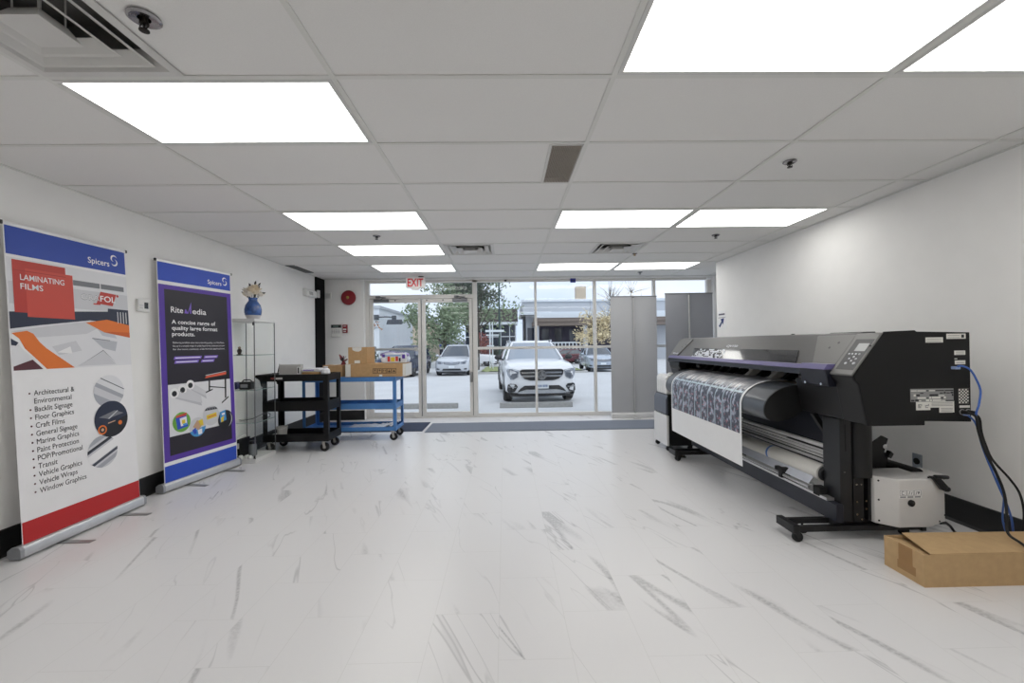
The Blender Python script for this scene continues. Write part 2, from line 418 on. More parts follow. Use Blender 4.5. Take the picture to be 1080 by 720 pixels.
MB().box(-3.117, -2.985, 6.07, 6.69, HC+.002, HC+.0055).build('duct_opening', M('vent_dark', (70, 70, 70), .7), t)
b = MB()
for i in range(9): b.box(-3.112+i*.0145, -3.106+i*.0145, 6.07, 6.69, HC-.002, HC+.002)
b.build('slats', M('vent_slat', (105, 105, 104), .6), t)

# sprinklers
SPR = M('sprinkler_dark', (40, 36, 32), .35, .7); ESC = M('sprinkler_chrome', (150, 148, 150), .22, .9)
def sprinkler(x, y, label, big=1., brass=False):
    t = thing('sprinkler', label, 'sprinkler', (x, y, HC), 'ceiling sprinkler heads')
    MB().lathe((x, y, HC), [(.040*big, .004), (.041*big, -.002), (.034*big, -.007), (.016*big, -.003), (.016*big, .004)], 20).build('escutcheon', ESC, t)
    b = MB(); z_ = lambda v: v*.62*big; b.lathe((x, y, HC), [(.011, z_(.004)), (.011, z_(-.014)), (.015, z_(-.016)), (.015, z_(-.026)), (.009, z_(-.028))], 12)
    for sx in (-1, 1): b.tube([(x+sx*.011, y, HC+z_(-.026)), (x+sx*.015, y, HC+z_(-.036)), (x+sx*.005, y, HC+z_(-.050))], .0025, 6)
    b.lathe((x, y, HC), [(.004, z_(-.028)), (.004, z_(-.052)), (.016, z_(-.053)), (.016, z_(-.058)), (.003, z_(-.059))], 12)
    b.build('sprinkler_head', M('sprinkler_brass', (170, 140, 90), .35, .7) if brass else SPR, t)
sprinkler(-1.252, 1.50, 'black and chrome sprinkler beside the large square air diffuser', 1.25)
sprinkler(-1.342, 4.49, 'small dark sprinkler between two glowing panels of the left column')
sprinkler(1.87, 2.715, 'dark sprinkler in the plain ceiling tile nearest the right wall')
sprinkler(2.321, 4.58, 'dark sprinkler just beyond the light panel along the right wall')
sprinkler(2.25, 6.95, 'tiny dark sprinkler close to the windows above the grey banner stands')
sprinkler(1.71, 5.49, 'brass sprinkler at the corner of the right far air diffuser', .8, True)

# ------------------------------------------------------------------ glazed shopfront
def frame_box(mb, x0, x1, z0, z1, y0=7.49, y1=7.57): mb.box(x0, x1, y0, y1, z0, z1)
fr = MB()
Z_B, Z_T = 0.0, 2.425
frame_box(fr, -2.45, -2.385, Z_B, Z_T); frame_box(fr, -.565, -.485, Z_B, Z_T)
frame_box(fr, -2.385, -.565, 2.105, 2.17)
frame_box(fr, -2.385, 3.62, 2.385, Z_T); frame_box(fr, -2.385, -.565, 0, .015)
structure(fr, 'door_frame', FRAME, bevel=.004)
tp = thing('window_1', None, None, (-1.5, 7.53, 2.17)); tp['kind'] = 'structure'
MB().box(-2.385, -.565, 7.527, 7.533, 2.17, 2.385).build('transom_glass', GLASS, tp)
bays = [(-.485, .535), (.575, 1.585), (1.635, 2.655), (2.700, 3.625)]
for i, (a, b_) in enumerate(bays):
    w = thing('window_%d' % (i+2), None, None, ((a+b_)/2, 7.53, 0)); w['kind'] = 'structure'
    f = MB(); m0 = a-.0; 
    frame_box(f, b_, b_+(.040 if i == 0 else .050 if i == 1 else .045 if i == 2 else .075), Z_B, 2.385)
    frame_box(f, a, b_, 0, .062); frame_box(f, a, b_, 1.19, 1.235)
    f.build('window_frame', FRAME, w, bevel=.003)
    MB().box(a, b_, 7.527, 7.533, .062, 1.19).box(a, b_, 7.527, 7.533, 1.235, 2.385).build('window_glass', GLASS, w)
def door(n, x0, x1, hinge_left):
    d = thing('door_%d' % n, None, None, ((x0+x1)/2, 7.53, 0)); d['kind'] = 'structure'
    f = MB(); s = .062
    frame_box(f, x0, x0+s, .018, 2.10, 7.505, 7.555); frame_box(f, x1-s, x1, .018, 2.10, 7.505, 7.555)
    frame_box(f, x0+s, x1-s, .018, .10, 7.505, 7.555); frame_box(f, x0+s, x1-s, 2.035, 2.10, 7.505, 7.555)
    f.build('door_leaf', FRAME, d, bevel=.003)
    MB().box(x0+s, x1-s, 7.527, 7.533, .10, 2.035).build('door_glass', GLASS, d)
    c = MB(); cx = x0+.22 if hinge_left else x1-.22
    c.box(cx-.13, cx+.13, 7.44, 7.504, 2.045, 2.095); c.tube([(cx, 7.445, 2.10), (cx+.10, 7.40, 2.115), (cx-.06, 7.46, 2.135)], .009, 6); c.box(cx-.10, cx-.02, 7.46, 7.489, 2.115, 2.15)
    c.build('door_closer', M('closer_grey', (120, 122, 125), .4, .6), d, bevel=.004)
    h = MB()
    if n == 1:
        h.box(x0+s, x1-s, 7.485, 7.515, 1.195, 1.235); h.box(x0+.07, x0+.12, 7.46, 7.504, 1.18, 1.25); h.box(x1-.12, x1-.07, 7.46, 7.504, 1.18, 1.25); h.box(x0+.08, x1-.08, 7.45, 7.478, 1.20, 1.23)
        h.build('push_bar', ALU, d, bevel=.003)
    else:
        h.box(x1-.055, x1-.008, 7.47, 7.504, .62, .80); h.build('door_handle', M('handle_grey', (150, 150, 150), .4, .5), d, bevel=.006)
    g = MB(); g.box(x1-.006, x1, 7.500, 7.506, .03, 2.09); g.build('weather_strip', DEEP, d)
    # small black bumpers along the top rail
    k = MB()
    for fx in ((.5,) if n == 1 else (.10, .42)): k.ball((x0+fx*(x1-x0), 7.50, 2.075), .012, .010, .012, 8, 6)
    k.build('bumper', DEEP, d)
door(1, -2.383, -1.472, True); door(2, -1.462, -.567, False)
# sensor and black tab on the window head
tag(MB().box(1.175, 1.265, 7.44, 7.489, 2.355, 2.435).mat(1).box(1.192, 1.250, 7.435, 7.4405, 2.372, 2.402).build('window_sensor', [M('sensor_blue', (30, 48, 150), .4), M('sensor_blue_dark', (18, 26, 80), .35)], loc=(1.22, 7.46, 2.355), bevel=.006), 'small blue sensor clipped to the top of the window frame', 'sensor')
tag(MB().box(.005, .045, 7.47, 7.489, 2.388, 2.416).box(.015, .035, 7.455, 7.47, 2.392, 2.412).build('latch', DEEP, loc=(.025, 7.48, 2.388), bevel=.003), 'tiny black tab on the window head left of the blue sensor', 'latch')

# exit sign hung under the ceiling
t = thing('exit_sign', 'white EXIT sign with red letters hanging before the glass doors', 'exit sign', (-1.49, 7.15, 2.20))
SIGNW = M('exit_white', (236, 234, 232), .4, noise=.01)
MB().prism([(-1.650, 2.262), (-1.635, 2.245), (-1.575, 2.243), (-1.545, 2.212), (-1.45, 2.212), (-1.42, 2.243), (-1.345, 2.245), (-1.332, 2.262), (-1.332, 2.408), (-1.345, 2.425), (-1.635, 2.425), (-1.650, 2.408)], 'y', 7.13, 7.175).build('sign_body', SIGNW, t, bevel=.004)
MB().text('EXIT', (-1.491, 7.128, 2.272), (1, 0, 0), (0, 0, 1), .130, .262, 'c', .02).build('sign_letters', M('exit_red', (206, 44, 52), .4, noise=0, emit=(206, 44, 52), estr=.15), t, smooth=False)
MB().lathe((-1.40, 7.152, 2.4384), [(.045, 0), (.045, -.010), (.02, -.014)], 16).box(-1.42, -1.38, 7.14, 7.165, 2.42, 2.43).build('ceiling_mount', M('mount_dark', (60, 60, 60), .5), t)

# ------------------------------------------------------------------ wall fittings
t = thing('alarm_bell', 'round dark red fire alarm bell on the wall beside the door', 'alarm bell', (-2.697, YB, 2.12))
RED = M('bell_red', (132, 18, 30), .35, noise=.03)
MB().lathe((-2.697, YB, 2.12), [(.06, 0), (.06, -.03), (.125, -.03), (.128, -.04), (.118, -.055), (.08, -.068), (.0, -.072)], 32, 'y').build('bell_dome', RED, t)
MB().lathe((-2.697, YB, 2.12), [(.022, -.070), (.026, -.078), (.018, -.083), (0, -.084)], 16, 'y').build('centre_cap', M('bell_cap', (150, 140, 60), .4), t)
tag(MB().box(-2.76, -2.64, YB-.006, YB, 2.29, 2.37).box(-2.75, -2.70, YB-.009, YB-.006, 2.30, 2.36).build('junction_plate', WALL, loc=(-2.70, YB, 2.29), bevel=.002), 'painted-over square cover plate above the red alarm bell', 'cover plate')
t = thing('alarm_keypad', 'white alarm keypad with dark display on the wall left of the door', 'alarm panel', (-2.92, YB, 1.45))
MB().box(-3.005, -2.835, YB-.035, YB, 1.445, 1.60).mat(1).box(-3.005, -2.835, YB-.037, YB, 1.60, 1.655).build('keypad_body', [WHITE, M('keypad_black', (30, 32, 34), .3)], t, bevel=.006)
b = MB()
for r in range(3):
    for c in range(5): b.box(-2.985+c*.028, -2.966+c*.028, YB-.039, YB-.034, 1.555-r*.024, 1.570-r*.024)
b.build('keys', M('keypad_keys', (175, 172, 172), .5), t)
MB().box(-2.965, -2.875, YB-.0375, YB-.0365, 1.620, 1.632).build('display_glow', M('display_green', (120, 150, 140), .5), t, smooth=False)
t = thing('fire_pull_station', 'small red fire pull station beside the white keypad', 'fire alarm', (-2.765, YB, 1.51))
MB().box(-2.805, -2.728, YB-.04, YB, 1.51, 1.655).build('pull_body', RED, t, bevel=.005)
MB().box(-2.795, -2.738, YB-.050, YB-.036, 1.558, 1.585).build('pull_handle', WHITE, t, bevel=.004)
for z in (1.622, 1.530): MB().box(-2.787, -2.746, YB-.0406, YB-.0398, z, z+.010).build('white_mark', PAPER, t, smooth=False)
t = thing('motion_sensor', 'white boxy motion detector on the left wall before the black post', 'sensor', (XL, 6.8, 2.07))
MB().prism([(XL, 2.080), (XL+.065, 2.070), (XL+.080, 2.095), (XL+.072, 2.170), (XL+.045, 2.195), (XL, 2.195)], 'y', 6.64, 6.97).build('sensor_body', WHITE, t, bevel=.006)
MB().prism([(XL+.064, 2.092), (XL+.085, 2.105), (XL+.080, 2.15), (XL+.064, 2.158)], 'y', 6.70, 6.82).build('sensor_lens', M('lens_white', (180, 180, 178), .25), t, bevel=.003)
t = thing('door_contact', 'small white box mounted on the black corner post', 'sensor', (XL+.022, 7.12, 2.09))
MB().box(XL+.022, XL+.052, 7.075, 7.145, 2.095, 2.22).build('contact_body', WHITE, t, bevel=.005)
MB().box(XL+.052, XL+.056, 7.09, 7.13, 2.115, 2.20).build('contact_cover', M('contact_grey', (205, 205, 204), .4), t, bevel=.002)
t = thing('door_chime', 'small white box on the front wall just right of the black post', 'sensor', (-3.04, YB, 2.10))
MB().box(-3.098, -3.0, YB-.028, YB, 2.105, 2.21).build('chime_body', WHITE, t, bevel=.005)
MB().box(-3.085, -3.013, YB-.032, YB-.027, 2.12, 2.195).build('chime_grille', M('contact_grey', (205, 205, 204), .4), t, bevel=.002)
t = thing('thermostat', 'white thermostat with a dark screen on the wall between the banners', 'thermostat', (XL, 3.71, 1.60))
MB().box(XL, XL+.024, 3.652, 3.772, 1.60, 1.71).build('thermostat_body', WHITE, t, bevel=.006)
MB().box(XL+.0235, XL+.026, 3.712, 3.752, 1.628, 1.682).build('screen', M('lcd_dark', (34, 36, 34), .25), t)
b = MB(); b.box(XL+.0235, XL+.027, 3.668, 3.70, 1.625, 1.638); b.box(XL+.0235, XL+.027, 3.668, 3.70, 1.648, 1.660); b.build('keys', M('contact_grey', (205, 205, 204), .4), t)
for nm, y, z, lb in (('wall_outlet', 3.95, .50, 'faint white wall outlet low between the two tall banners'),):
    t = thing(nm, lb, 'outlet', (XL, y, z)); MB().box(XL, XL+.007, y-.04, y+.04, z-.06, z+.06).build('cover_plate', WALL, t, bevel=.003)
    MB().box(XL+.006, XL+.009, y-.017, y+.017, z+.01, z+.04).box(XL+.006, XL+.009, y-.017, y+.017, z-.04, z-.01).build('sockets', M('contact_grey', (205, 205, 204), .4), t, bevel=.002)
t = thing('wall_outlet', 'grey metal power outlet on the right wall beyond the printer leg', 'outlet', (XR, 3.18, .29))
MB().box(XR-.010, XR, 3.142, 3.216, .287, .40).build('cover_plate', M('outlet_steel', (150, 156, 164), .35, .6), t, bevel=.004)
MB().lathe((XR-.010, 3.178, .345), [(.024, .002), (.024, -.004), (.018, -.005)], 20, 'x').build('socket', DEEP, t)
t = thing('wall_sign', 'white paper sign with a blue slanting arrow near the wall end', 'sign', (XR, 6.05, 1.44))
MB().box(XR-.003, XR, 5.93, 6.165, 1.44, 1.72).build('sign_sheet', PAPER, t)
b = MB(); q = XR-.0034
b.face([(q, 6.10, 1.478), (q, 6.135, 1.50), (q, 6.055, 1.572), (q, 6.04, 1.545)]); b.face([(q, 6.085, 1.600), (q, 5.985, 1.610), (q, 6.015, 1.515)])
b.build('arrow_mark', M('arrow_blue', (24, 52, 110), .5), t, smooth=False)
SG = M('sign_grey', (96, 92, 110), .5)
MB().box(q-.0004, q, 5.965, 6.135, 1.655, 1.678).build('sign_heading', SG, t, smooth=False); MB().box(q-.0004, q, 5.95, 6.145, 1.618, 1.624).build('sign_rule', SG, t, smooth=False)
# door mats
def mat_rug(x0, x1, y0, y1, mt, nm, label):
    t = thing(nm, label, 'door mat', ((x0+x1)/2, (y0+y1)/2, 0), 'door mats along the shopfront')
    MB().box(x0+.03, x1-.03, y0+.03, y1-.03, 0, .010).build('mat_pile', mt, t)
    r = MB(); 
    for q in ((x0, x1, y0, y0+.03), (x0, x1, y1-.03, y1), (x0, x0+.03, y0+.03, y1-.03), (x1-.03, x1, y0+.03, y1-.03)): r.box(*q, 0, .007)
    r.build('mat_border', mt, t)
mat_rug(-2.95, -1.245, 6.32, 7.03, M('mat_slate', (72, 80, 98), .95, noise=.15, nscale=300, spec=.1, bump=.4), 'door_mat', 'short dark slate door mat behind the blue cart')
mat_rug(-1.195, 3.30, 6.22, 6.93, M('mat_grey', (128, 134, 146), .95, noise=.12, nscale=300, spec=.1, bump=.4), 'door_mat', 'long grey runner mat in front of the windows')
# ================================================================== banner stands by the left wall
class Art:
    """flat printing on a sheet: u along, v up, layers a fraction of a millimetre apart"""
    def __init__(s, A, U, V, N): s.A, s.U, s.V, s.N = Vector(A), Vector(U).normalized(), Vector(V).normalized(), Vector(N).normalized(); s.mb = MB(); s.mats = []; s.lay = 0
    def P(s, u, v, d=0): return tuple(s.A+u*s.U+v*s.V+(d+.0004*s.lay)*s.N)
    def use(s, m):
        if m not in s.mats: s.mats.append(m)
        s.mb.m = s.mats.index(m); return s
    def poly(s, m, pts, lay=None):
        if lay is not None: s.lay = lay
        s.use(m); s.mb.face([s.P(*p) for p in pts]); return s
    def rect(s, m, u0, u1, v0, v1, lay=None): return s.poly(m, [(u0, v0), (u1, v0), (u1, v1), (u0, v1)], lay)
    def disc(s, m, u, v, r, lay=None, n=32, a0=0, a1=360): return s.poly(m, [(u+r*math.cos(R(a0+(a1-a0)*i/n)), v+r*math.sin(R(a0+(a1-a0)*i/n))) for i in range(n if a1-a0 == 360 else n+1)], lay)
    def chord(s, m, u, v, r, b0, b1, ang, lay=None):
        """band across a disc between offsets b0 and b1, turned by ang"""
        pts = []
        c, q = math.cos(R(ang)), math.sin(R(ang))
        for k in range(9):
            t = b0+(b1-b0)*k/8; h = math.sqrt(max(r*r-t*t, 0)); pts.append((h, t))
        for k in range(8, -1, -1):
            t = b0+(b1-b0)*k/8; h = math.sqrt(max(r*r-t*t, 0)); pts.append((-h, t))
        return s.poly(m, [(u+x*c-y*q, v+x*q+y*c) for x, y in pts], lay)
    def text(s, m, t, u, v, h, w=None, lay=None, sx=None, weight=0., align='l'):
        if lay is not None: s.lay = lay
        s.use(m)
        if sx is not None:
            vs, _ = text_geo(t, weight); xs = [p[0] for p in vs]; w = (max(xs)-min(xs))*h/.7*sx
        s.mb.text(t, s.P(u, v), s.U, s.V, h, w, align, weight); return s
    def crescent(s, m, u, v, r, a0, a1, t, lay=None, n=14):
        o = []; i = []
        for k in range(n+1):
            f = k/n; a = R(a0+(a1-a0)*f); th = t*math.sin(math.pi*f)
            o.append((u+r*math.cos(a), v+r*math.sin(a))); i.append((u+(r-th)*math.cos(a), v+(r-th)*math.sin(a)))
        return s.poly(m, o+i[::-1][1:-1], lay)
INK = lambda n, c: M('ink_'+n, c, .42, noise=.015, nscale=8, spec=.4)
iw, ig, ib = INK('white', (238, 237, 238)), INK('grey', (120, 122, 128)), INK('black', (30, 30, 34))
iblue, ired, ired2, iorange, imaroon = INK('blue', (44, 74, 168)), INK('red', (188, 60, 50)), INK('red_bright', (204, 76, 62)), INK('orange', (226, 118, 44)), INK('maroon', (88, 44, 52))
ired3 = INK('red_foot', (186, 38, 40)); inavy = INK('navy', (40, 46, 66)); ilg = INK('light_grey', (206, 206, 210)); ipg = INK('pale_grey', (224, 224, 227))
ipur, idark, ilil, igreen, iyel, icyan = INK('purple', (86, 56, 158)), INK('charcoal', (38, 33, 42)), INK('lilac', (128, 98, 200)), INK('green', (110, 170, 70)), INK('yellow', (224, 196, 60)), INK('cyan', (70, 150, 210))
iblue2 = INK('royal', (46, 80, 190)); iskin = INK('tan', (196, 160, 130))

def banner_stand(label, A, B, T, w, h, base_ang, art):
    A, B, T = Vector(A), Vector(B), Vector(T)
    U = (B-A).normalized(); V = (T-A); V = (V-U*V.dot(U)).normalized(); N = U.cross(V)
    if N.x < 0: N = -N
    t = thing('banner_stand', label, 'banner', (A.x, (A.y+B.y)/2, 0), 'retractable banner stands by the left wall')
    a = Art(A+.0012*N, U, V, N)
    sheet = MB(); sheet.slab([tuple(A+.0*V), tuple(A+w*U), tuple(A+w*U+h*V), tuple(A+h*V)], tuple(.001*N))
    sh = sheet.build('banner_sheet', iw, t, smooth=False)
    art(a); a.mb.build('printed_artwork', a.mats, sh, smooth=False, recalc=False)
    # cassette along the floor
    Wd = Vector((U.x, U.y, 0)).normalized(); D = Vector((Wd.y, -Wd.x, 0))
    prof = [(-.055, .012), (-.045, .0), (.018, .0), (.026, .008), (.026, .050), (.016, .068), (.004, .074), (-.030, .070), (-.055, .05)]
    def ring(p, k=1.): return [tuple(Vector((p.x, p.y, 0))+D*x*k+Vector((0, 0, .010+(z-.039)*k+.039))) for x, z in prof]
    e0, e1 = A-Wd*.012, A+Wd*(w+.012)
    MB().hexa(ring(e0), ring(e1)).build('cassette', M('cassette_silver', (196, 197, 199), .35, .55), t, bevel=.003)
    for p0, p1 in ((e0-Wd*.022, e0), (e1, e1+Wd*.022)): MB().hexa(ring(p0, 1.03), ring(p1, 1.03)).build('end_cap', M('cap_grey', (150, 152, 156), .45, .2), t, bevel=.003)
    for f in (.26, .80):
        p = A+Wd*(w*f); p.z = 0
        q = MB(); q.hexa([tuple(p+Wd*s_*.022+D*d_+Vector((0, 0, z_))) for s_, d_, z_ in ((-1, -.16, .001), (1, -.16, .001), (1, .215, .001), (-1, .215, .001))],
                         [tuple(p+Wd*s_*.022+D*d_+Vector((0, 0, z_))) for s_, d_, z_ in ((-1, -.16, .0095), (1, -.16, .0095), (1, .215, .004), (-1, .215, .004))])
        q.build('foot', M('foot_silver', (150, 150, 150), .35, .6), t, bevel=.001)
    top = A+h*V
    MB().slab([tuple(top+N*.006-U*.004-V*.014), tuple(top+N*.006+U*(w+.004)-V*.014), tuple(top+N*.006+U*(w+.004)+V*.006), tuple(top+N*.006-U*.004+V*.006)], tuple(-.012*N)).build('top_rail', M('rail_silver', (214, 214, 216), .35, .4), t)
    for s0, s1 in ((-.018, -.004), (w+.004, w+.016)):
        c = MB(); c.slab([tuple(top+N*.008+U*s0-V*.012), tuple(top+N*.008+U*s1-V*.012), tuple(top+N*.008+U*s1+V*.010), tuple(top+N*.008+U*s0+V*.010)], tuple(-.016*N))
        c.build('rail_end', BLACK, t)
    m = A+U*(w/2)-N*.022; MB().tube([tuple(m+V*.0), tuple(m+V*(h-.01))], .010, 8).build('support_pole', ALU, t)
    return t

def logo(a, u, v, lay):   # the swirl beside the dealer's name
    a.crescent(iw, u+.010, v+.015, .027, 10, 265, .013, lay); a.crescent(iw, u+.014, v-.018, .027, 190, 445, .013, lay)

def art_films(a):
    a.rect(ipg, .004, .834, 1.10, 1.812, 1); a.rect(iblue, .006, .832, 1.83, 2.018, 1); a.rect(ired3, .004, .834, .0, .161, 1)
    a.rect(ilg, .010, .834, 1.52, 1.66, 2); a.rect(ig, .406, .806, 1.686, 1.724, 2); a.rect(iw, .605, .612, 1.680, 1.730, 3)
    a.poly(inavy, [(.005, 1.361), (.172, 1.39), (.352, 1.417), (.514, 1.441), (.834, 1.417), (.834, 1.54), (.659, 1.541), (.657, 1.517), (.406, 1.498), (.005, 1.468)], 3)
    for k in range(4): a.rect(ilg, .735+k*.024, .743+k*.024, 1.43, 1.52, 4)
    a.poly(ilg, [(.01, 1.345), (.30, 1.40), (.50, 1.432), (.60, 1.40), (.48, 1.34), (.16, 1.31)], 2)
    a.poly(INK('mist', (196, 198, 206)), [(.56, 1.39), (.68, 1.38), (.72, 1.31), (.60, 1.33)], 3)
    a.poly(ilg, [(.24, 1.25), (.40, 1.29), (.44, 1.22), (.28, 1.19)], 3); a.poly(iw, [(.27, 1.21), (.36, 1.25), (.37, 1.20)], 4)
    a.poly(INK('fold', (186, 188, 194)), [(.52, 1.31), (.72, 1.285), (.70, 1.21), (.60, 1.235)], 3); a.poly(ig, [(.52, 1.312), (.66, 1.295), (.66, 1.290), (.52, 1.306)], 4)
    a.poly(ilg, [(.40, 1.11), (.60, 1.22), (.70, 1.11)], 3); a.poly(ig, [(.44, 1.125), (.60, 1.222), (.70, 1.12), (.60, 1.216)], 4)
    a.poly(iw, [(-.0+.005, 1.325), (.06, 1.33), (.13, 1.25), (.20, 1.17), (.24, 1.10), (.18, 1.10), (.12, 1.18), (.07, 1.23), (.005, 1.31)], 3)
    a.poly(iorange, [(.010, 1.335), (.097, 1.351), (.132, 1.333), (.165, 1.28), (.206, 1.237), (.381, 1.101), (.200, 1.101), (.127, 1.184), (.078, 1.238), (.05, 1.30)], 4)
    a.poly(iorange, [(.480, 1.423), (.647, 1.454), (.834, 1.418), (.834, 1.318), (.618, 1.355)], 4); a.poly(INK('orange_deep', (206, 96, 36)), [(.66, 1.36), (.834, 1.36), (.834, 1.318), (.618, 1.355)], 5)
    a.poly(inavy, [(.005, 1.30), (.045, 1.275), (.03, 1.255), (.005, 1.26)], 4); a.poly(imaroon, [(.010, 1.126), (.118, 1.166), (.177, 1.102), (.010, 1.101)], 4)
    a.rect(ired, .034, .356, 1.467, 1.800, 5); a.rect(ired2, .105, .403, 1.441, 1.753, 6)
    a.poly(INK('red_deep', (166, 48, 42)), [(.034, 1.736), (.356, 1.736), (.356, 1.732), (.034, 1.732)], 7)
    a.text(iw, 'LAMINATING', .074, 1.675, .037, .270, 8, weight=.008); a.text(iw, 'FILMS', .073, 1.617, .037, .132, 8, weight=.008)
    a.text(iw, 'Spicers', .525, 1.872, .044, .170, 3, weight=.01); logo(a, .725, 1.928, 3)
    a.poly(ired, [(.606, 1.664), (.735, 1.655), (.700, 1.562), (.570, 1.572)], 6); a.poly(ired, [(.545, 1.572), (.60, 1.572), (.60, 1.562), (.545, 1.562)], 6); a.disc(ired, .745, 1.645, .010, 6)
    a.text(ig, 'ORA', .455, 1.590, .044, .140, 7, weight=.012); a.text(iw, 'ORA', .4565, 1.5925, .040, .135, 8, weight=-.008); a.text(iw, 'FOL', .600, 1.590, .044, .125, 7, weight=.015)
    rows = ['Architectural &', 'Environmental', 'Backlit Signage', 'Floor Graphics', 'Craft Films', 'General Signage', 'Marine Graphics', 'Paint Protection', 'POP/Promotional', 'Transit', 'Vehicle Graphics', 'Vehicle Wraps', 'Window Graphics']
    for i, r in enumerate(rows):
        v = .935-i*.0522
        a.text(ib, r, .113, v, .034, None, 3, sx=.84)
        if i != 1: a.disc(imaroon, .088, v+.015, .006, 3, 10)
    ic = INK('steel', (168, 170, 178)); isd = INK('steel_dark', (70, 74, 86))
    a.disc(ipg, .628, .905, .124, 3); a.chord(ic, .628, .905, .124, -.12, .02, -28, 4); a.chord(isd, .628, .905, .124, .060, .066, -28, 5); a.chord(ilg, .628, .905, .124, -.06, -.01, -28, 5)
    a.disc(inavy, .632, .695, .136, 6); a.chord(ib, .632, .695, .136, -.13, -.03, 18, 7); a.poly(ig, [(.53, .72), (.66, .755), (.735, .725), (.68, .715), (.60, .70)], 8); a.poly(ilg, [(.60, .70), (.68, .752), (.688, .75), (.612, .698)], 9)
    a.disc(iorange, .553, .625, .035, 8, 20); a.disc(ib, .553, .625, .024, 9, 20); a.disc(iskin, .553, .625, .012, 10, 12); a.poly(iskin, [(.60, .67), (.66, .68), (.66, .672), (.60, .662)], 8); a.disc(iorange, .70, .655, .017, 8, 14)
    a.disc(ilg, .547, .467, .117, 6); a.chord(isd, .547, .467, .117, .045, .068, 24, 7); a.chord(ib, .547, .467, .117, .056, .064, 24, 8); a.chord(isd, .547, .467, .117, -.055, -.035, 24, 7); a.chord(iw, .547, .467, .117, -.03, .03, 24, 7); a.chord(ic, .547, .467, .117, -.10, -.07, 24, 7); a.chord(ic, .547, .467, .117, .085, .116, 24, 7)

